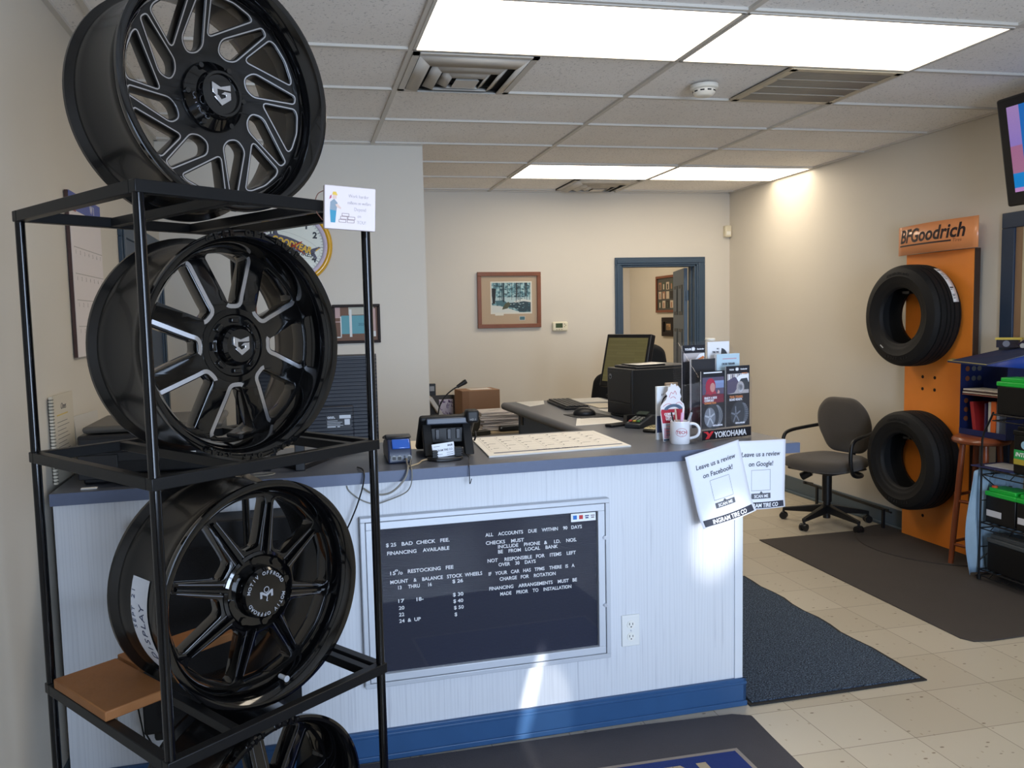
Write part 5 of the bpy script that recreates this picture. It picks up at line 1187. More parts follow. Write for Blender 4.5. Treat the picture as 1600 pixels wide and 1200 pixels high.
def tyre(label, x, y, z, Ro, W, rot):
    t = thing('tire', label, 'tire', (x, y, z), group='tires on the orange board'); t.rotation_euler = rot
    # local z = outboard (towards the room); profile from outboard bead round the tread to the inner bead
    k = Ro/.33; h = W/2
    out = [(.178*k, h*.62), (.183*k, h*.80), (.192*k, h*.86), (.205*k, h*.87), (.208*k, h*.90), (.225*k, h*.97), (.255*k, h*1.02), (.257*k, h*1.035), (.262*k, h*1.02), (.285*k, h*.985), (.300*k, h*.93), (.308*k, h*.90)]
    sh = [(.308*k, h*.90), (.318*k, h*.80), (.3245*k, h*.70)]
    tr = [(.3245*k, h*.70), (.3255*k, h*.66), (.318*k, h*.645), (.318*k, h*.60), (.3275*k, h*.585), (.3295*k, h*.30), (.321*k, h*.285), (.321*k, h*.225), (.330*k, h*.21), (.330*k, h*.04), (.3215*k, h*.03), (.3215*k, -h*.03), (.330*k, -h*.04), (.330*k, -h*.21), (.321*k, -h*.225), (.321*k, -h*.285), (.3295*k, -h*.30), (.3275*k, -h*.585), (.318*k, -h*.60), (.318*k, -h*.645), (.3255*k, -h*.66), (.3245*k, -h*.70)]
    sh2 = [(r, -zz) for r, zz in sh[::-1]]; in2 = [(r, -zz) for r, zz in out[::-1]]
    inner = [(.178*k, -h*.62), (.195*k, -h*.60), (.25*k, -h*.80), (.295*k, -h*.70), (.310*k, -h*.4), (.312*k, 0), (.310*k, h*.4), (.295*k, h*.70), (.25*k, h*.80), (.195*k, h*.60), (.178*k, h*.62)]
    MB().lathe(out, 96).lathe(in2, 96).build('sidewall', M_rub, t, ang=50)
    MB().lathe(sh, 96).lathe(sh2, 96).build('shoulder', M_shoul, t, ang=60)
    MB().lathe(tr, 96).build('tread', M_tread, t, ang=30)
    MB().lathe(inner, 96).build('inner_liner', mat('tyre_liner', (18, 18, 19), .8), t, ang=50)
    m = MB()
    for s, a in (('ADVANTAGE', 90), ('T/A SPORT', 270)): arc_text(m, s, .268*k, .024, R(a), h*1.03, .085, ext=.0012, shear=.1)
    m.build('sidewall_lettering', mat('tyre_letter', (30, 30, 31), .5), t)
    return t, k, h
# outboard axis faces -X: local z -> -x, local x -> -y so that angle 0 points to the camera side
ROT = (R(90), 0, R(-90))
t, k, h = tyre('upper tire with a white paper tread label, hung on the orange board', 3.945, 4.63, 1.524, .333, .215, ROT)
m = MB().lathe([(.3325*k, -h*.22), (.3325*k, -h*.58)], 16, a0=R(14), a1=R(62))
lb_ = m.build('tread_label', mat('tread_label_white', (226, 226, 226), .55), t, label='white paper label across the tread', solid=.0008)
m = MB()
for i, (a, w) in enumerate(((57, .8), (51, .5), (49, .6), (46.5, .3), (44.5, .5), (42, .5), (30, .7), (28, .35), (22, .6), (20.5, .5), (18, .5))):
    m.lathe([(.3335*k, -h*(.25)), (.3335*k, -h*(.25+.32*w))], 2, a0=R(a), a1=R(a+(1.6 if i in (0, 6) else .8)))
m.build('print', M_inkd, lb_)
m = MB().lathe([(.238*k, h*1.012), (.246*k, h*1.015)], 4, a0=R(232), a1=R(240)); m.build('sidewall_sticker', mat('sticker_pale', (196, 198, 196), .6), t)
tyre('lower tire without a label, hung on the orange board above the stool side', 3.945, 4.60, .570, .328, .215, ROT)
# pegs carrying the tyres
for lab, z in (('black steel peg carrying the upper tire on the orange board', 1.524+.172), ('black steel peg carrying the lower tire on the orange board', .57+.170)):
    pass
m = MB()
for y_, z_ in ((4.63-4.535, 1.524+.333*.535-.018), (4.60-4.535, .57+.328*.535-.018)): m.box(-.16, .004, y_-.03, y_+.03, z_-.016, z_)
m.build('tire_peg', M_black, db)
# ------------------------------------------------------------------ office chair in front of the right wall
M_fab = mat('chair_fabric_taupe', (78, 71, 63), .9, bump=.35, bscale=420, vary=.06, vscale=30, sheen=.2)
M_chr = mat('chair_black', (20, 20, 21), .38)
oc = thing('office_chair', 'grey taupe swivel office chair with black arms beside the tire display', 'chair', (3.76, 5.22, 0), R(196-270))   # local -y is the front... seat faces local -y turned
def slabshape(P, th, mb, M, nz=3):
    """cushion: outline P in XY with a soft edge"""
    lay = [(.90, 0), (.985, .22), (1, .5), (.975, .8), (.86, 1.)]
    v = []; n = len(P)
    for s, t_ in lay: v += [(x*s, y*s, t_*th) for x, y in P]
    f = []
    for j in range(len(lay)-1):
        for i in range(n): f.append((j*n+i, j*n+(i+1) % n, (j+1)*n+(i+1) % n, (j+1)*n+i))
    v += [(x*.45, y*.45, th*1.06) for x, y in P]; b = len(lay)*n
    for i in range(n): f.append((b-n+i, b-n+(i+1) % n, b+(i+1) % n, b+i))
    f += [tuple(range(b, b+n)), tuple(range(n))[::-1]]
    mb.add(v, f, 0, M)
seat = fillet([(-.20, .23), (-.245, 0), (-.235, -.20), (-.12, -.265), (.12, -.265), (.235, -.20), (.245, 0), (.20, .23)], [.08, .1, .12, .1, .1, .12, .1, .08], 5)
m = MB(); slabshape(seat, .085, m, T(0, 0, .42)); m.build('seat', M_fab, oc, ang=60)
back = fillet([(-.15, -.20), (-.225, .0), (-.205, .13), (-.12, .225), (.12, .225), (.205, .13), (.225, 0), (.15, -.20)], [.07, .12, .1, .08, .08, .1, .12, .07], 5)
m = MB(); slabshape(back, .065, m, T(0, .215, .715) @ RX(R(102)) @ RX(0)); m.build('backrest', M_fab, oc, ang=60)
MB().box(-.19, .19, -.2, .19, .405, .424).build('seat_pan', M_chr, oc, bevel=.01)
MB().tube([(0, .10, .41), (0, .24, .40), (0, .285, .45), (0, .28, .58), (0, .262, .70)], .02, 10, smooth=2).build('back_bar', M_chr, oc)
for s in (-1, 1):
    m = MB().tube([(s*.15, .06, .408), (s*.275, .04, .400), (s*.29, -.06, .40), (s*.292, -.12, .43), (s*.292, -.135, .55), (s*.292, -.12, .645), (s*.288, -.06, .672), (s*.275, .10, .685), (s*.235, .225, .70)], .0135, 10, smooth=2)
    m.build('armrest', M_chr, oc)
MB().cyl((0, 0, .17), (0, 0, .41), .034, n=20).cyl((0, 0, .045), (0, 0, .18), .026, n=20).cyl((0, 0, .395), (0, 0, .41), .09, n=24).build('column', M_chr, oc)
MB().cyl((-.10, -.05, .375), (-.16, -.08, .335), .026, .030, n=14).tube([(0, 0, .4), (-.10, -.05, .375)], .012).build('tilt_knob', M_chr, oc, bevel=.004)
for k in range(5):
    a = R(277+72*k) - R(196-270); ca, sa = cos(a), sin(a)
    st = MB().add([(.02*-sa*1+0*ca, .02*ca, .15), (-.02*-sa, -.02*ca, .15), (.31*ca+.014*-sa*-1, .31*sa+.014*ca*-1, .088), (.31*ca+.014*-sa, .31*sa+.014*ca, .088),
                   (.024*-sa, .024*ca, .085), (-.024*-sa, -.024*ca, .085), (.31*ca-.014*-sa, .31*sa-.014*ca, .066), (.31*ca+.014*-sa, .31*sa+.014*ca, .066)],
                  [(0, 1, 2, 3), (4, 7, 6, 5), (0, 3, 7, 4), (1, 5, 6, 2), (3, 2, 6, 7), (0, 4, 5, 1)]).build('star_leg', M_chr, oc, bevel=.004)
    c_ = MB(); px, py = .305*ca, .305*sa
    for s in (-1, 1): c_.cyl((px+s*.008*-sa+.0*ca, py+s*.008*ca, .027), (px+s*.024*-sa, py+s*.024*ca, .027), .0265, n=18)
    c_.cyl((px, py, .03), (px, py, .075), .009, n=10).ball((px, py, .034), .025, 12, 8)
    c_.build('caster', M_chr, st)
# low dark bar of a folded frame behind the chair on the wall side
o = MB().tube([(4.02, 5.85, .17), (4.03, 5.35, .155), (4.035, 4.92, .15)], .007, 8).tube([(4.06, 5.85, .145), (4.06, 5.35, .135), (4.06, 4.92, .13)], .007, 8).cyl((4.0, 5.85, .17), (4.08, 5.85, .15), .012).box(4.015, 4.03, 5.70, 5.72, 0, .17).box(4.02, 4.035, 4.95, 4.97, 0, .15).build('folded_frame', M_black); tag(o, 'low black metal bars of a folded frame on the floor behind the taupe chair', 'metal frame')
# ------------------------------------------------------------------ stool with a literature box
M_stool = mat('stool_wood', (132, 68, 38), .35, vary=.15, vscale=10, coat=.3)
sl = thing('wooden_stool', 'reddish wooden bar stool carrying the blue box between tires and wire rack', 'stool', (3.972, 4.075, 0.013))
MB().lathe([(.001, .785), (.135, .787), (.150, .778), (.155, .765), (.150, .752), (.135, .745), (.001, .745)], 40).build('seat', M_stool, sl)
ft = []
for k in range(4):
    a = R(150+90*k); top = Vector((.095*cos(a), .095*sin(a), .748)); bot = Vector((.145*cos(a), .145*sin(a), 0)); ft.append((top, bot))
    MB().cyl(bot, bot.lerp(top, .5), .015, .0185, 14).cyl(bot.lerp(top, .5), top, .0185, .0165, 14).build('leg', M_stool, sl)
for k in range(4):
    for q in ((.16+.02*(k % 2)), (.52+.05*(k % 2))):
        a_, b_ = ft[k][1].lerp(ft[k][0], q), ft[(k+1) % 4][1].lerp(ft[(k+1) % 4][0], q)
        MB().cyl(a_, b_, .0095, n=10).build('rung', M_stool, sl)
ZS = .013+.787
M_bx = mat('card_navy', (24, 36, 84), .45); M_bxd = mat('card_navy_dark', (18, 28, 68), .5)
bx = thing('literature_box', 'navy card display box with round holes standing on the wooden stool', 'display box', (3.945, 4.0, ZS+.001))
m = MB()
m.box(0, .165, .208, .213, 0, .43).box(0, .165, -.125, -.12, 0, .43).box(.16, .165, -.125, .213, 0, .43).box(0, .165, -.12, .21, 0, .012).box(-.002, .003, -.125, .213, 0, .035, 0)
m.build('body', M_bx, bx)
HM = [mat('hole_brown', (120, 70, 40), .6), mat('hole_grey', (92, 96, 98), .6), mat('hole_pink', (180, 120, 110), .6)]
for x, z, q in [(x, z, 0 if x < .06 else 1) for z in (.335, .395) for x in (.045, .09, .13)] + [(.04, z, 0) for z in (.09, .145, .20)]:
    MB().cyl((x, .2075, z), (x, .2065, z), .0155, n=20).build('round_hole', HM[q], bx)
for z, y in ((.10, -.10), (.15, -.10)): MB().cyl((.1595, y, z), (.158, y, z), .015, n=20).build('round_hole', HM[2], bx)
lidv = [(-.075, .235, .445), (-.055, -.03, .432), (.0, -.38, .53), (.135, -.02, .533)]
m = MB(); m.add(lidv + [(x, y, z-.007) for x, y, z in lidv], [(0, 1, 2, 3), (4, 7, 6, 5), (0, 4, 5, 1), (1, 5, 6, 2), (2, 6, 7, 3), (3, 7, 4, 0)])
m.build('lid', mat('lid_navy', (40, 50, 84), .5), bx)
m = MB().add([(-.055, -.031, .431), (.0, -.381, .529), (.01, -.38, .42), (-.045, -.03, .425)], [(0, 1, 2, 3)]); m.build('lid_flap', mat('flap_blue', (30, 66, 160), .4), bx, label='bright blue front flap', solid=.003)
m = MB().add([(-.078, .236, .448), (-.058, -.03, .435), (-.024, -.03, .4465), (-.038, .236, .4600)], [(0, 1, 2, 3)]).add([(-.0575, -.03, .4345), (-.0025, -.38, .532), (.0025, -.38, .5325), (-.0525, -.03, .435)], [(0, 1, 2, 3)], 1)
m.build('lid_stripe', [mat('stripe_yellow', (196, 176, 100), .5), mat('stripe_white', (186, 196, 220), .5)], bx, label='yellow front stripe', solid=.0015)
MB().box(.01, .16, -.12, .208, .238, .244).build('inner_shelf', M_bxd, bx)
def bk(name, label, cat, x0, x1, y0, y1, z0, z1, c, tilt=0, page=True, grp=None):
    o = MB().box(0, x1-x0, 0, y1-y0, 0, z1-z0, 0).build(name, mat(name+'_c', c, .45), None, (3.945+x0, 4.0+y0, ZS+.001+z0), (R(tilt), 0, 0), bevel=.001); return tag(o, label, cat, grp or (name+'s in the navy box'))
bk('book', 'red speckled book leaning inside the navy box', 'book', .015, .14, .10, .125, .0165, .205, (156, 40, 44), -9)
bk('book', 'slim purple book beside the red speckled book in the navy box', 'book', .015, .13, .035, .045, .0125, .20, (64, 50, 84), 0)
bk('book', 'white spined book beside the orange book in the navy box', 'book', .015, .13, .0, .018, .0125, .21, (190, 190, 186), 0)
bk('book', 'orange spined book standing in the navy box', 'book', .012, .13, -.038, -.004, .0125, .215, (210, 104, 46), 0)
bk('book', 'grey and blue spined book at the right end inside the navy box', 'book', .014, .13, -.062, -.042, .0125, .205, (130, 140, 160), 0)
for k, (c, dz, w) in enumerate((((120, 70, 60), 0, 'brown edged'), ((196, 186, 172), .010, 'cream edged'), ((70, 54, 54), .019, 'dark covered'), ((206, 200, 190), .027, 'white edged topmost'))):
    bk('magazine', w+' magazine in the sloping pile on the navy box shelf', 'magazine', -.03+.006*k, .13, -.09+.004*k, .165+.004*k, .2448+dz, .2448+dz+.007, c, 0)
# toy car and its box on the lid
t = thing('toy_box', 'small dark toy box with a yellow top on the navy display box', 'toy box', (4.015, 3.955, ZS+.533), R(-58))
MB().box(-.05, .06, -.02, .02, 0, .045).build('carton', mat('toybox_dark', (36, 32, 48), .5), t); MB().box(-.055, .075, -.024, .024, .045, .057).build('top_panel', mat('toybox_yellow', (206, 184, 84), .5), t)
m = MB().cyl((.0, -.0205, .022), (.0, -.022, .022), .018, n=24); m.build('wheel_picture', mat('toybox_wheel', (120, 124, 140), .4), t)
t = thing('toy_car', 'small dark toy car with pale wheels parked on the navy display box', 'toy car', (4.02, 3.80, ZS+.535), R(-62))
MB().prism([(-.06, .012), (.06, .012), (.062, .028), (.035, .032), (.018, .048), (-.03, .048), (-.05, .032), (-.062, .028)], -.022, .022, 0, UP).build('body', mat('toy_plum', (40, 30, 50), .25, coat=.6), t, bevel=.003)
for x in (-.036, .038):
    for s in (-1, 1): MB().cyl((x, s*.018, .013), (x, s*.0245, .013), .0135, n=16).build('wheel', mat('toy_wheel', (170, 170, 168), .4), t)
# ------------------------------------------------------------------ wire battery rack
M_wire = mat('wire_black', (18, 18, 20), .4)
wr = thing('battery_rack', 'black wire shelf rack with car batteries on the right by the stool', 'shelf rack', (3.77, 3.86, 0))
RL = -.86; RD = .33
for x in (0, RD):
    for y in (0, RL):
        q = -1 if y == 0 else 1
        MB().tube([(x, y, .012), (x, y, .82), (x, y+q*.01, .86), (x, y+q*.055, .95), (x, y+q*.07, .985)], .0055, 8).tube([(x-.02, y, .035), (x+.02, y, .035)], .004).cyl((x, y, .0135), (x, y, .04), .012, n=12).build('post', M_wire, wr)
for z in (.07, .345, .655, .972):
    i_ = 0 if z < .9 else .065
    m = MB()
    for x in (0, RD): m.tube([(x, -i_, z), (x, RL+i_, z)], .005).tube([(x, -i_, z-.035), (x, RL+i_, z-.035)], .0035)
    for k in range(18): y = -i_+(RL+2*i_)*k/17; m.tube([(0, y, z), (RD, y, z)], .003)
    for y in (-i_, RL+i_): m.tube([(0, y, z-.035), (RD, y, z-.035)], .0035)
    for k in range(6): y = -i_-.07-.12*k; m.tube([(0, y, z-.035), (0, y-.03, z)], .0025)
    m.build('wire_shelf', M_wire, wr)
MB().tube([(0, 0, .62), (RD, 0, .36)], .003).tube([(0, 0, .12), (RD, 0, .34)], .003).tube([(0, 0, .47), (RD, 0, .47)], .003).tube([(0, 0, .20), (RD, 0, .20)], .003).build('end_brace', M_wire, wr)
M_bat = mat('battery_black', (16, 16, 17), .38); M_grn = mat('battery_green', (32, 176, 62), .4); M_grn2 = mat('battery_label_green', (44, 160, 84), .45)
def battery(label, y, z, L=.20, D=.17, Hh=.19, top=M_grn, cap=None, sticker=None):
    t = thing('car_battery', label, 'battery', (3.785, y-L, z+.005), group='car batteries on the wire rack')
    MB().box(0, D, 0, L, 0, Hh-.035).box(.004, D-.004, -.003, L+.003, .0, .012).build('case', M_bat, t, bevel=.005)
    MB().box(-.004, D+.004, -.004, L+.004, Hh-.036, Hh-.010).box(.01, D-.05, .01, L-.01, Hh-.012, Hh+.012).box(.08, D, .04, L-.04, Hh-.012, Hh+.004).build('cover', top, t, bevel=.005, label='green cover' if top is M_grn else None)
    for yy in (.03, L-.03): MB().cyl((D-.035, yy, Hh-.012), (D-.035, yy, Hh+.012), .009, n=12).build('terminal', mat('lead_grey', (96, 98, 100), .4, metal=.7), t)
    if cap: MB().cyl((.03, L-.03, Hh-.012), (.03, L-.03, Hh+.022), .015, n=14).build('terminal_cap', mat('cap_orange', (206, 84, 40), .45), t, label='orange red terminal cap')
    if sticker == 'white': MB().box(-.002, .0, L*.45, L*.95, .04, .075).build('sticker', mat('sticker_w', (206, 206, 210), .55), t)
    if sticker == 'int':
        s = MB().box(-.003, -.001, .0, L-.005, .085, .135).box(-.003, -.001, .0, L-.005, .055, .085, 1).build('sticker', [M_grn2, mat('sticker_gold', (176, 158, 60), .5)], t, label='green and gold sticker')
        m = MB(); put_text(m, 'INTERSTATE', T(-.0036, L-.014, .100) @ RZ(R(-90)) @ UP, .030, bold=.0009, shear=.2, align='LEFT', ext=.0002); m.build('lettering', mat('sticker_wt', (236, 240, 236), .5), s)
        m = MB().cyl((-.001, L-.07, .165), (-.003, L-.07, .165), .022, n=20); m.build('round_sticker', mat('sticker_sky', (150, 190, 214), .5), t)
    return t
battery('black car battery with a green cover on the top wire shelf', 3.785, .972, .23)
battery('black car battery with a green lettered label on the second wire shelf', 3.668, .655, .22, Hh=.25, top=M_bat, sticker='int')
battery('left green topped battery with an orange terminal cap on the third wire shelf', 3.842, .345, .195, cap=True, sticker='white')
battery('second green topped battery along the third wire shelf', 3.638, .345, .195, sticker='white')
battery('all black car battery with a grey top on the bottom wire shelf', 3.822, .07, .30, Hh=.20, top=mat('battery_top_grey', (70, 74, 76), .35))
def flat_item(name, label, cat, pts, z, th, m):
    o = MB().prism(pts, 0, th).build(name, m, None, (0, 0, z)); return tag(o, label, cat, 'booklets on the wire rack')
flat_item('booklet', 'navy booklet lying at the left end of the second wire shelf', 'booklet', [(3.755, 3.92), (3.775, 3.66), (4.0, 3.68), (3.98, 3.93)], .662, .006, mat('bk_navy', (48, 52, 92), .5))
flat_item('booklet', 'pale booklet lying on top of the navy booklet on the second wire shelf', 'booklet', [(3.80, 3.87), (3.82, 3.67), (3.96, 3.69), (3.94, 3.89)], .668, .004, mat('bk_pale', (170, 172, 176), .5))
flat_item('booklet', 'blue booklet lying furthest back on the second wire shelf', 'booklet', [(3.985, 3.835), (4.0, 3.62), (4.08, 3.63), (4.065, 3.835)], .662, .012, mat('bk_blue', (60, 100, 140), .5))
cl_ = MB().grid(lambda u, v: (3.735+.37*u-.03*sin(pi*v), 3.885+.012*sin(u*22+v*5)+.008*sin(u*41), .03+.60*v+.015*sin(u*9)), 40, 14).build('blue_cloth', mat('pale_blue_cloth', (150, 176, 196), .8, vary=.12, vscale=14), solid=.003); tag(cl_, 'pale blue crumpled cloth hung at the end of the wire rack', 'cloth')
# ------------------------------------------------------------------ wall television
tv = thing('television', 'black framed television high on the right wall showing pink and blue', 'television', (3.73, 3.75, 2.39), rot=(0, R(-10), R(-90)))
tv.matrix_world = Matrix.Translation((3.735, 3.75, 2.385)) @ RZ(R(-90)) @ RX(R(9.6)) @ Matrix.Identity(4)
# local: x runs along the screen towards the camera, -y faces the room
TW, THh = 1.0, .568
MB().box(0, TW, 0, .07, -THh/2, THh/2).build('housing', M_black, tv, bevel=.012)
M_tv = mat('tv_picture', (20, 20, 30), .15, emit=(.4, .3, .5), estr=1.0)
def _tv():
    nt, b = nodes(M_tv); tc = nn(nt, 'ShaderNodeTexCoord'); sp = nn(nt, 'ShaderNodeSeparateXYZ'); nt.links.new(tc.outputs['Object'], sp.inputs[0])
    gx = nn(nt, 'ShaderNodeMath', operation='GREATER_THAN'); gx.inputs[1].default_value = .135; nt.links.new(sp.outputs[0], gx.inputs[0])
    gz = nn(nt, 'ShaderNodeMath', operation='GREATER_THAN'); gz.inputs[1].default_value = -.05; nt.links.new(sp.outputs[2], gz.inputs[0])
    an = nn(nt, 'ShaderNodeMath', operation='MULTIPLY'); nt.links.new(gx.outputs[0], an.inputs[0]); nt.links.new(gz.outputs[0], an.inputs[1])
    mr = nn(nt, 'ShaderNodeMapRange'); mr.inputs[1].default_value = -.25; mr.inputs[2].default_value = .25; nt.links.new(sp.outputs[2], mr.inputs[0])
    r = ramp(nt, [(0, lin((186, 130, 190))), (.12, lin((170, 124, 180))), (.121, lin((0, 120, 190))), (.27, lin((0, 120, 190))), (.271, lin((150, 100, 130))), (.55, lin((150, 96, 130))), (.56, lin((130, 110, 180))), (1, lin((150, 120, 170)))], 'LINEAR'); nt.links.new(mr.outputs[0], r.inputs[0])
    mx = nn(nt, 'ShaderNodeMix', data_type='RGBA'); mx.inputs[7].default_value = (*lin((20, 96, 172)), 1); nt.links.new(an.outputs[0], mx.inputs[0]); nt.links.new(r.outputs[0], mx.inputs[6]); nt.links.new(mx.outputs[2], b.inputs['Emission Color'])
_tv()
MB().box(.062, TW-.062, -.002, 0, -THh/2+.072, THh/2-.052).build('screen', M_tv, tv)
MB().box(.40, .60, .07, .12, -.10, .10).box(.47, .53, .12, .34, -.04, .06).box(.42, .58, .33, .35, -.12, .12).build('wall_bracket', M_black, tv)
# ------------------------------------------------------------------ partition wall: clock and frames
ck = thing('wall_clock', 'round yellow rimmed wall clock with a blimp picture on the partition wall', 'clock', (-.012, YP, 2.072))
ck.rotation_euler = (0, R(4), 0)
M_yel = mat('clock_yellow', (222, 168, 34), .3, coat=.5)
def fl(prof): return MB().lathe(prof, 72, M=RX(R(90)))
fl([(.20, .0), (.235, .005), (.247, .022), (.245, .042), (.235, .055), (.222, .056), (.214, .048), (.212, .03), (.20, .02)]).build('rim', M_yel, ck, ang=50)
fl([(.216, .040), (.208, .047), (.194, .042), (.188, .022)]).build('neon_ring', mat('clock_white_ring', (226, 214, 232), .3), ck, ang=60)
fl([(.001, .018), (.200, .018)]).build('dial', mat('clock_dial', (222, 224, 210), .35), ck)
m = MB()
for k in range(60):
    L_ = .012 if k % 5 else .018
    m.cbox((0, -.0185, .187-L_/2), (.0018 if k % 5 else .003, .0006, L_), 0, RY(R(6*k)))
for hr in range(1, 13):
    if hr == 3 or hr == 9: continue
    a = R(30*hr); put_text(m, str(hr), T(.152*sin(a), -.0186, .152*cos(a)-.019) @ UP, .054, bold=.0026)
put_text(m, 'TIRES', T(.070, -.0196, -.060) @ RY(R(9)) @ UP, .040, bold=.0008, shear=.3)
m.build('numerals', mat('clock_ink', (38, 40, 44), .5), ck)
Mb = T(-.012, -.0188, .004) @ RY(R(15)) @ UP @ Matrix.Scale(1.12, 4)
bl_ = [(-.155, .0), (-.14, .020), (-.10, .034), (-.03, .040), (.05, .030), (.11, .012), (.145, .0), (.11, -.012), (.05, -.026), (-.03, -.034), (-.10, -.026), (-.14, -.014)]
m = MB(); m.prism(fillet(bl_, .03, 3), 0, .0006, 0, Mb)
m.prism([(.11, .012), (.150, .040), (.160, .036), (.135, .004)], 0, .0006, 0, Mb).prism([(.11, -.012), (.150, -.034), (.160, -.028), (.135, -.003)], 0, .0006, 0, Mb).prism([(-.11, .030), (-.085, .034), (-.12, .058)], 0, .0006, 0, Mb)
m.build('blimp', mat('blimp_slate', (70, 68, 88), .5), ck, label='dark blimp picture')
m = MB(); put_text(m, 'GOODYEAR', Mb @ T(.0, -.014, .0008), .052, bold=.0022, sx=.80); m.prism([(.135, .012), (.152, .034), (.156, .032), (.142, .010)], .0006, .001, 0, Mb)
m.build('lettering', mat('clock_gold', (226, 180, 40), .5), ck)
m = MB()
ov = [(-.02+.185*cos(R(a)), -.012+.062*sin(R(a)), 0) for a in range(0, 360, 8)]; m.tube([Mb @ Vector((x, y+.012, .0006)) for x, y, z in ov], .0008, 4, closed=True)
m.build('oval_line', M_inkl, ck)
m = MB().add([(-.004, -.026, -.02), (.004, -.026, -.02), (.002, -.026, .09), (-.002, -.026, .09)], [(0, 1, 2, 3)], 0, RY(R(125))).add([(-.005, -.027, -.02), (.005, -.027, -.02), (.003, -.027, .06), (-.003, -.027, .06)], [(0, 1, 2, 3)], 0, RY(R(62)))
m.build('hand', mat('clock_hand_red', (190, 70, 50), .5), ck, label='red brown clock hands', solid=.001)
def frame(name, label, cat, loc, rz, w, h, bw, d, mf, cat2=None, ry=0):
    t = thing(name, label, cat, loc, rot=(0, ry, rz))
    m = MB().box(-w/2, w/2, -d, 0, h/2-bw, h/2).box(-w/2, w/2, -d, 0, -h/2, -h/2+bw).box(-w/2, -w/2+bw, -d, 0, -h/2+bw, h/2-bw).box(w/2-bw, w/2, -d, 0, -h/2+bw, h/2-bw)
    m.build('frame', mf, t, bevel=.003); return t
def pic(mb, x0, x1, z0, z1, mi, y): mb.add([(x0, y, z0), (x1, y, z0), (x1, y, z1), (x0, y, z1)], [(0, 1, 2, 3)], mi)
M_fdk = mat('frame_dark', (34, 24, 22), .55, spec=.25)
M_pglass = clear('picture_glass', .12, .97)
t = frame('framed_collage', 'dark framed brown and teal collage with a year on the partition wall', 'picture', (.372, YP, 1.562), 0, .312, .255, .018, .02, M_fdk)
m = MB(); y = -.006
pic(m, -.14, .14, -.11, .11, 0, y); pic(m, -.14, -.105, .04, .11, 3, y-.0006); pic(m, -.14, -.10, -.09, -.082, 2, y-.0006); pic(m, -.138, -.108, -.03, .012, 0, y-.0008); pic(m, -.138, -.105, .012, .018, 3, y-.0008); pic(m, -.105, -.098, -.09, .05, 2, y-.0006)
pic(m, -.098, .07, -.065, .055, 1, y-.0008); pic(m, -.05, .115, .06, .11, 4, y-.0006); pic(m, -.046, -.030, -.085, .095, 2, y-.001); pic(m, .095, .125, -.085, .10, 3, y-.001); pic(m, .100, .125, -.085, -.05, 2, y-.0012)
m.build('artwork', [mat('collage_brown', (112, 80, 62), .6), mat('collage_teal', (96, 158, 170), .6), mat('collage_white', (220, 222, 220), .6), mat('collage_pink', (190, 160, 156), .6), mat('collage_cream', (186, 184, 170), .6)], t)
m = MB(); put_text(m, '2020', T(.035, y-.0012, -.012) @ UP, .024, ext=.0002); m.build('lettering', mat('collage_ink', (40, 90, 110), .6), t)
t = frame('framed_picture', 'brown framed picture mostly hidden behind the middle wheel', 'picture', (-.41, YP, 1.60), 0, .30, .22, .022, .02, mat('frame_brown', (116, 70, 50), .4))
MB().box(-.13, .13, -.006, -.002, -.09, .09).build('artwork', mat('pic_grey', (170, 168, 160), .6), t)
# ------------------------------------------------------------------ back wall picture and thermostat
M_oak = mat('frame_reddish_wood', (126, 74, 46), .4, vary=.2, vscale=20, coat=.2)
t = frame('framed_print', 'wood framed winter forest print on the back wall', 'picture', (1.908, YB, 1.738), 0, .602, .512, .036, .028, M_oak, ry=R(.4))
W2, H2 = .602/2-.036, .512/2-.036
m = MB().box(-W2, W2, -.008, -.003, -H2, H2); m.build('mount', mat('mount_beige', (190, 168, 140), .7), t)
x0, x1, z0, z1 = -.165, .205, -.115, .158
m = MB().box(x0-.012, x1+.012, -.0095, -.008, z0-.012, z1+.012).box(x0+.03, x0+.11, -.0096, -.008, z0-.026, z0-.012); m.build('print_border', mat('border_white', (226, 224, 210), .6), t)
PM = [mat('print_teal', (104, 150, 158), .6), mat('print_ice', (186, 208, 208), .6), mat('print_deep', (40, 66, 74), .6), mat('print_trunk', (34, 40, 44), .6), mat('print_mid', (74, 116, 124), .6), mat('print_snow', (216, 220, 212), .6), mat('print_olive', (84, 88, 66), .6)]
def _pt():
    nt, b = nodes(PM[0]); tc = nn(nt, 'ShaderNodeTexCoord'); n = nn(nt, 'ShaderNodeTexNoise', i_Scale=42., i_Detail=5.); nt.links.new(tc.outputs['Object'], n.inputs[0])
    r = ramp(nt, [(.38, lin((52, 88, 98))), (.5, lin((118, 166, 174))), (.62, lin((176, 206, 206)))]); nt.links.new(n.outputs['Fac'], r.inputs[0]); nt.links.new(r.outputs[0], b.inputs['Base Color'])
_pt()
rnd = random.Random(3)
m = MB(); y = -.0102; pic(m, x0, x1, z0, z1, 0, y); pic(m, x0, x1, z0+.09, z0+.14, 1, y-.0002)
w_, h_ = x1-x0, z1-z0
def P2(pts, mi, dy): m.add([(x0+w_*u, y-dy, z0+h_*v) for u, v in pts], [tuple(range(len(pts)))], mi)
P2([(.45, .32), (1, .40), (1, .02), (.70, .02), (.62, .12), (.40, .2)], 2, .0003); P2([(.0, .25), (.2, .22), (.38, .16), (.70, .02), (.70, 0), (0, 0)], 5, .0004)
P2([(.08, .40), (.30, .42), (.42, .30), (.30, .22), (.12, .26)], 4, .0003); P2([(.55, .38), (.80, .46), (1, .40), (1, .34), (.8, .38), (.6, .33)], 5, .0005)
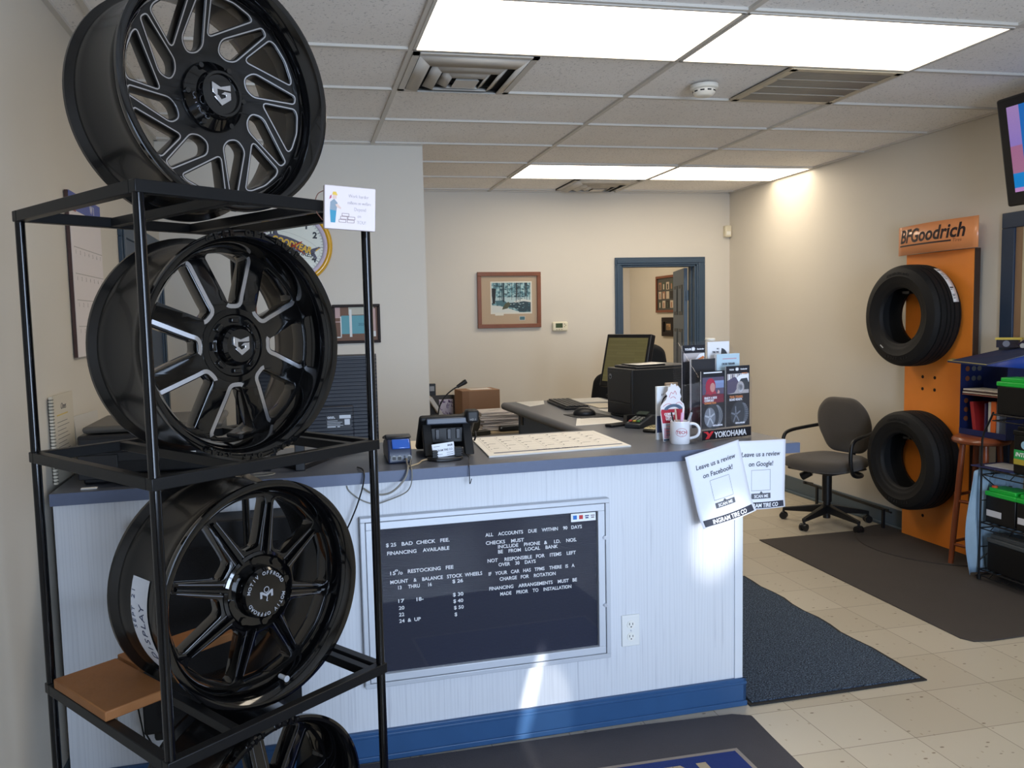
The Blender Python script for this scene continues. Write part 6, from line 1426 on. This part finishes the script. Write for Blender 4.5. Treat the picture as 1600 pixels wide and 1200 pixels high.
for k in range(26):
    u = rnd.random(); b_ = .34+.2*rnd.random(); ww = .004+.012*rnd.random(); P2([(u, b_), (u+ww, b_), (u+ww+.01*rnd.random(), 1), (u+.005, 1)], 3 if k % 3 else 2, .0004+.00001*k)
for k in range(34):
    u, v = rnd.random()*.96, .45+.5*rnd.random(); s_ = .02+.035*rnd.random(); P2([(u, v), (u+s_, v-.3*s_), (u+s_*1.1, v+.3*s_), (u+s_*.3, v+.6*s_)], (2, 3, 1)[k % 3], .0007+.00001*k)
P2([(.02, .30), (.08, .30), (.11, .80), (.0, .82), (.0, .7)], 3, .0009)
P2([(.26, .10), (.40, .14), (.48, .30), (.42, .36), (.34, .30), (.28, .18)], 6, .0011)
for k in range(18):
    u, v = .45+.53*rnd.random(), .05+.28*rnd.random(); P2([(u, v), (u+.05, v+.005), (u+.04, v+.02), (u+.01, v+.025)], (0, 4, 1)[k % 3], .0008+.00001*k)
m.build('artwork', PM, t, label='teal winter forest scene')
m = MB().box(.095, .150, -.0095, -.008, -.188, -.150); m.build('stamp_border', mat('stamp_white', (206, 210, 204), .6), t); m = MB(); pic(m, .099, .146, -.184, -.154, 0, -.0098); m.build('stamp', PM[4], t)
MB().quad((-W2, -.013, -H2), (W2, -.013, -H2), (W2, -.013, H2), (-W2, -.013, H2)).build('glass', M_pglass, t)
t = thing('thermostat', 'cream thermostat with a small green display on the back wall', 'thermostat', (2.392, YB, 1.482))
MB().box(-.075, .075, -.028, 0, -.045, .045).build('housing', mat('thermo_cream', (226, 220, 196), .4), t, bevel=.014, seg=3)
MB().box(-.046, .022, -.0295, -.027, -.012, .030).build('display', mat('thermo_lcd', (70, 84, 56), .25), t)
m = MB()
for x, z in ((.040, .022), (.052, .010), (.040, -.002)): m.cyl((x, -.027, z), (x, -.030, z), .005, n=10)
for x in (-.036, -.012, .012): m.cbox((x, -.0285, -.028), (.012, .003, .006))
m.build('button', mat('thermo_button', (150, 140, 100), .5), t)
# ------------------------------------------------------------------ left wall calendar and notebooks
t = thing('wall_calendar', 'tall white wall calendar with a blue heading on the left wall behind the rack', 'calendar', (XL+.004, 3.50, 1.78), R(90))
MB().box(-.24, .24, -.012, 0, -.31, .31).build('pad', mat('calendar_edge_shade', (84, 62, 58), .7), t)  # dark pad colour carries the shadow along the calendar's edge
MB().box(-.235, .242, -.0135, -.012, -.31, .30).build('sheet', mat('calendar_white', (226, 218, 216), .65), t)
m = MB().box(-.238, .243, -.015, -.0135, .245, .31); hd2 = m.build('heading', mat('calendar_blue', (88, 100, 168), .6), t)
m = MB(); put_text(m, 'W I', T(.10, -.0152, .262) @ UP, .045, bold=.001); put_text(m, 'TIRE', T(-.14, -.0152, .262) @ UP, .04, bold=.001); m.build('lettering', mat('calendar_head_white', (220, 216, 220), .6), hd2)
MB().box(-.238, -.15, -.0155, -.0135, .24, .255).box(.16, .243, -.0155, -.0135, .225, .245).build('red_corner', mat('calendar_red', (150, 74, 74), .6), t)
m = MB()
for j, z in enumerate((.105, .005, -.095, -.195)):
    m.box(-.20, .235, -.0142, -.0135, z, z+.0025)
    for k in range(7): put_text(m, str(1+k), T(-.18+k*.064, -.0142, z-.024) @ UP, .022, ext=.0002)
m.build('print', M_inkl, t)
t = thing('spiral_notebook', 'cream spiral bound notebook standing by the left wall beside the black printer', 'notebook', (XL+.006, 2.90, CTOP+.002), 0)
MB().box(0, .010, 0, .24, 0, .295).build('pages', M_paper2, t); MB().box(.010, .012, .005, .245, .0, .297).build('cover', mat('notebook_cover', (206, 196, 176), .6), t)
m = MB()
for k in range(26): m.lathe([(.0085, -.0012), (.0097, 0), (.0085, .0012)], 12, closed=True, M=T(.006, .002, .010+k*.011))
m.build('spiral_binding', M_black, t)
m = MB(); Mw = T(.0124, 0, 0)
for k in range(9): m.box(.0122, .0127, .04, .04+.10+.06*((k*5) % 3)/3, .09+k*.014, .0915+k*.014)
m.box(.0122, .0128, .04, .17, .225, .229, 1)
put_text(m, 'Ones', T(.0126, .12, .245) @ RZ(R(90)) @ UP, .03, shear=.3, ext=.0001)
m.build('print', [M_inkd, mat('highlighter', (210, 180, 90), .6)], t)
o = MB().prism([(0, 0), (.004, 0), (.004, .22), (0, .22)], 0, .20).build('paper_sheaf', mat('sheaf_white', (206, 202, 194), .65), None, (XL+.02, 3.16, CTOP+.002), (0, R(-3), R(-8))); tag(o, 'sheaf of grey white papers leaning behind the spiral notebook', 'papers')
o = MB().box(0, .004, 0, .10, 0, .07).build('wall_plate', mat('plate_ivory', (206, 196, 176), .5), None, (XL, 3.86, 1.18)); tag(o, 'small ivory wall plate low on the left wall behind the middle wheel', 'wall plate')
# ------------------------------------------------------------------ back desk behind the counter
dk = thing('back_desk', 'plain low desk by the back wall behind the counter, covered with clutter', 'desk', (1.22, 6.05, 0))
MB().box(-.37, .45, -.62, .70, .72, .76).build('desk_top', mat('desk_grey', (96, 92, 86), .5), dk, bevel=.004)
for x in (-.34, .40): MB().box(x-.02, x+.02, -.58, .66, 0, .72).build('side_panel', mat('desk_side', (110, 104, 96), .5), dk)
DZ = .761
M_cb = mat('cardboard', (148, 112, 84), .75, vary=.08, vscale=8)
t = thing('cardboard_box', 'brown cardboard box on the back desk behind the counter', 'box', (1.345, 6.16, DZ), R(5))
MB().box(-.155, .15, -.11, .11, 0, .265).build('carton', M_cb, t, bevel=.004)
MB().box(-.156, -.10, -.1105, -.109, .0, .262).build('side_seam', mat('cardboard_shade', (138, 102, 74), .75), t)
MB().box(-.07, .10, -.06, .06, .265, .267).build('shipping_label', mat('ship_label', (222, 214, 206), .6), t)
st_y = 5.72
for k in range(9):
    dx, dy, a = .012*((k*7) % 5-2)/2, .008*((k*3) % 5-2), .03*((k*5) % 7-3)
    t = thing('paper_bundle', ['lowest', 'second lowest', 'third lowest', 'fourth lowest', 'middle', 'fourth highest', 'third highest', 'second highest', 'topmost'][k]+' bundle of the white paper pile on the back desk' if k < 8 else 'topmost printed bundle of the white paper pile on the back desk', 'papers', (1.40+dx, st_y+dy, DZ+.012+.0148*k), a, 'paper pile on the back desk')
    MB().box(-.15, .15, -.11, .11, 0, .0125).build('sheets', mat('pile_white%d' % k, (214-4*(k % 3), 208-4*(k % 3), 206-3*(k % 3)), .7), t, bevel=.003)
    if k == 8:
        m = MB()
        for q in range(6): m.box(-.11+.02*q, -.09+.035*q, -.07+.02*q, -.06+.02*q, .0126, .0129)
        m.build('print', M_inkl, t)
o = MB().prism([(-.22, -.17), (.27, -.19), (.26, .14), (-.20, .15)], 0, .010).build('folder', mat('folder_tan', (176, 158, 128), .7), None, (1.38, 5.70, DZ)); tag(o, 'tan folders lying under the white paper pile on the back desk', 'folder')
t = thing('stapler', 'long black stapler block in front of the white paper pile', 'stapler', (1.45, 5.545, DZ+.011), R(4)); MB().box(-.09, .09, -.02, .02, 0, .042).build('body', M_black, t, bevel=.012, seg=3)
MB().cyl((-.078, -.0205, .028), (-.078, -.022, .028), .006, n=10).build('rivet', M_alu, t)
t = thing('tape_dispenser', 'dark olive round tape dispenser behind the desk phone', 'dispenser', (1.13, 5.48, DZ), R(20))
MB().lathe([(.02, -.03), (.075, -.03), (.085, -.02), (.085, .02), (.075, .03), (.02, .03)], 28, closed=True, M=T(0, 0, .09) @ UP).box(-.10, .16, -.035, .035, 0, .03).build('body', mat('dispenser_olive', (44, 42, 34), .45), t, bevel=.004)
t = thing('gooseneck_microphone', 'black gooseneck microphone rising behind the phone from the back desk', 'microphone', (.995, 5.95, DZ))
MB().cyl((0, 0, 0), (0, 0, .03), .05, .04, 20).build('base', M_black, t)
MB().tube([(0, 0, .03), (.0, 0, .12), (.02, 0, .19), (.06, 0, .245), (.11, 0, .285), (.155, 0, .31)], .0055, 8, smooth=2).build('neck', M_black, t)
MB().cyl((.15, 0, .307), (.20, 0, .335), .012, .017, 14).cyl((.20, 0, .335), (.222, 0, .347), .019, .017, 14).build('capsule', M_black, t)
t = thing('red_headset', 'red and black ear defenders on the back desk beside the partition edge', 'headset', (1.03, 5.85, DZ))
MB().ball((.03, 0, .045), .042, 16, 10, sc=(.75, .9, 1)).build('ear_cup', mat('headset_red', (176, 44, 48), .4), t, label='red ear cup'); MB().tube([(.06, -.03, .03), (-.02, -.04, .09), (-.09, -.02, .13), (-.13, .0, .06)], .008, 8, smooth=2).build('headband', M_black, t)
t = thing('file_tray', 'dark file holder with a white binder and purple pattern behind the microphone', 'file holder', (1.12, 6.42, DZ))
MB().box(-.10, .10, .05, .06, 0, .20).box(-.10, .10, -.06, .06, 0, .01).box(.09, .10, -.06, .06, 0, .20).build('holder', mat('holder_dark', (54, 50, 48), .5), t)
MB().box(-.03, .085, .03, .045, .01, .165).build('patterned_pad', mat('pad_base', (206, 198, 214), .6), t); 
m = MB(); rnd = random.Random(5)
for k in range(20):
    a, b_ = -.025+.10*rnd.random(), .02+.13*rnd.random(); m.box(a, a+.018, .0285, .03, b_, b_+.004).box(a, a+.004, .0285, .03, b_, b_+.018)
m.build('pattern', mat('pattern_purple', (92, 52, 120), .6), t)
MB().box(-.018, .012, -.05, .05, .0, .215, 0, T(.0, -.02, .012) @ RY(R(-32))).build('white_binder', mat('binder_white', (216, 212, 206), .5), t)
t = thing('desk_calculator', 'black upright gadget with a pale face beside the partition edge', 'gadget', (1.045, 6.56, DZ)); MB().box(-.03, .035, -.02, .02, 0, .29).build('body', M_black, t, bevel=.003); MB().box(-.015, .022, -.0215, -.02, .23, .27).build('face', mat('gadget_face', (150, 152, 156), .4), t)
# ------------------------------------------------------------------ black office chairs behind the counter return
def black_chair(label, x, y, rz, zt, lean):
    t = thing('office_chair', label, 'chair', (x, y, 0), rz, 'black office chairs')
    bk_ = fillet([(-.17, -.24), (-.20, .05), (-.15, .26), (-.06, .30), (.06, .30), (.15, .26), (.20, .05), (.17, -.24)], [.06, .12, .08, .05, .05, .08, .12, .06], 4)
    m = MB(); slabshape(bk_, .07, m, T(0, .22, zt-.30) @ RX(R(90+lean))); m.build('backrest', mat('chair_black_fabric', (18, 18, 19), .85), t, ang=60)
    m = MB(); slabshape(seat, .08, m, T(0, 0, .44)); m.build('seat', mat('chair_black_fabric2', (20, 20, 21), .85), t, ang=60)
    MB().cyl((0, 0, .06), (0, 0, .44), .03).tube([(0, .1, .44), (0, .27, .42), (0, .30, .55), (0, .26, zt-.35)], .018, smooth=2).build('column', M_chr, t)
    for k in range(5):
        a = R(72*k); l_ = MB().tube([(0, 0, .10), (.28*cos(a), .28*sin(a), .065)], .018).build('star_leg', M_chr, t); MB().ball((.28*cos(a), .28*sin(a), .027), .027, 12, 8).build('caster', M_chr, l_)
black_chair('black office chair leaning left of the laser printer behind the counter return', 2.22, 5.75, R(-50), 1.145, 6)
black_chair('black office chair seen between the tilted monitor and the doorway', 2.74, 5.85, R(10), 1.345, 4)
# ------------------------------------------------------------------ pictures in the room beyond the doorway
area('office_fill_light', (3.05, 8.55, CEIL-.03), (0, 0, 0), .6, 1.2, 19, (1, .86, .66))  # unseen lamp, added to brighten the room beyond the doorway
t = frame('framed_photos', 'brown wood framed photo collage in the room beyond the doorway', 'picture', (XR, 8.55, 1.80), R(-90), .72, .42, .028, .02, mat('frame_chestnut', (120, 66, 40), .4))
m = MB(); pic(m, -.335, .335, -.185, .185, 0, -.006)
rnd = random.Random(9)
for j in range(3):
    for k in range(6):
        a = -.30+k*.10; z = .085-j*.105; pic(m, a, a+.075, z-.035, z+.05, 1+rnd.randrange(4), -.007); pic(m, a+.02, a+.05, z-.03, z+.03, 1+rnd.randrange(4), -.0075)
m.build('photo_sheet', [mat('photo_slate', (72, 72, 68), .5), mat('photo_dark', (38, 34, 32), .5), mat('photo_pale', (196, 180, 160), .5), mat('photo_green', (70, 80, 66), .5), mat('photo_skin', (160, 116, 92), .5)], t)
t = frame('framed_picture', 'small black framed picture below the photo collage beyond the doorway', 'picture', (XR, 8.60, 1.425), R(-90), .30, .215, .05, .022, M_fdk)
m = MB().box(-.10, .10, -.006, -.002, -.06, .06); m.build('mount', mat('mount_black', (40, 36, 32), .5), t); m = MB(); pic(m, -.055, .055, -.035, .035, 0, -.0065); pic(m, -.045, -.03, -.03, .015, 1, -.007); pic(m, -.015, .0, -.03, .02, 1, -.007); pic(m, .015, .03, -.03, .0, 1, -.007)
m.build('artwork', [mat('sunset', (176, 140, 100), .5), mat('pine_dark', (34, 34, 30), .5)], t)
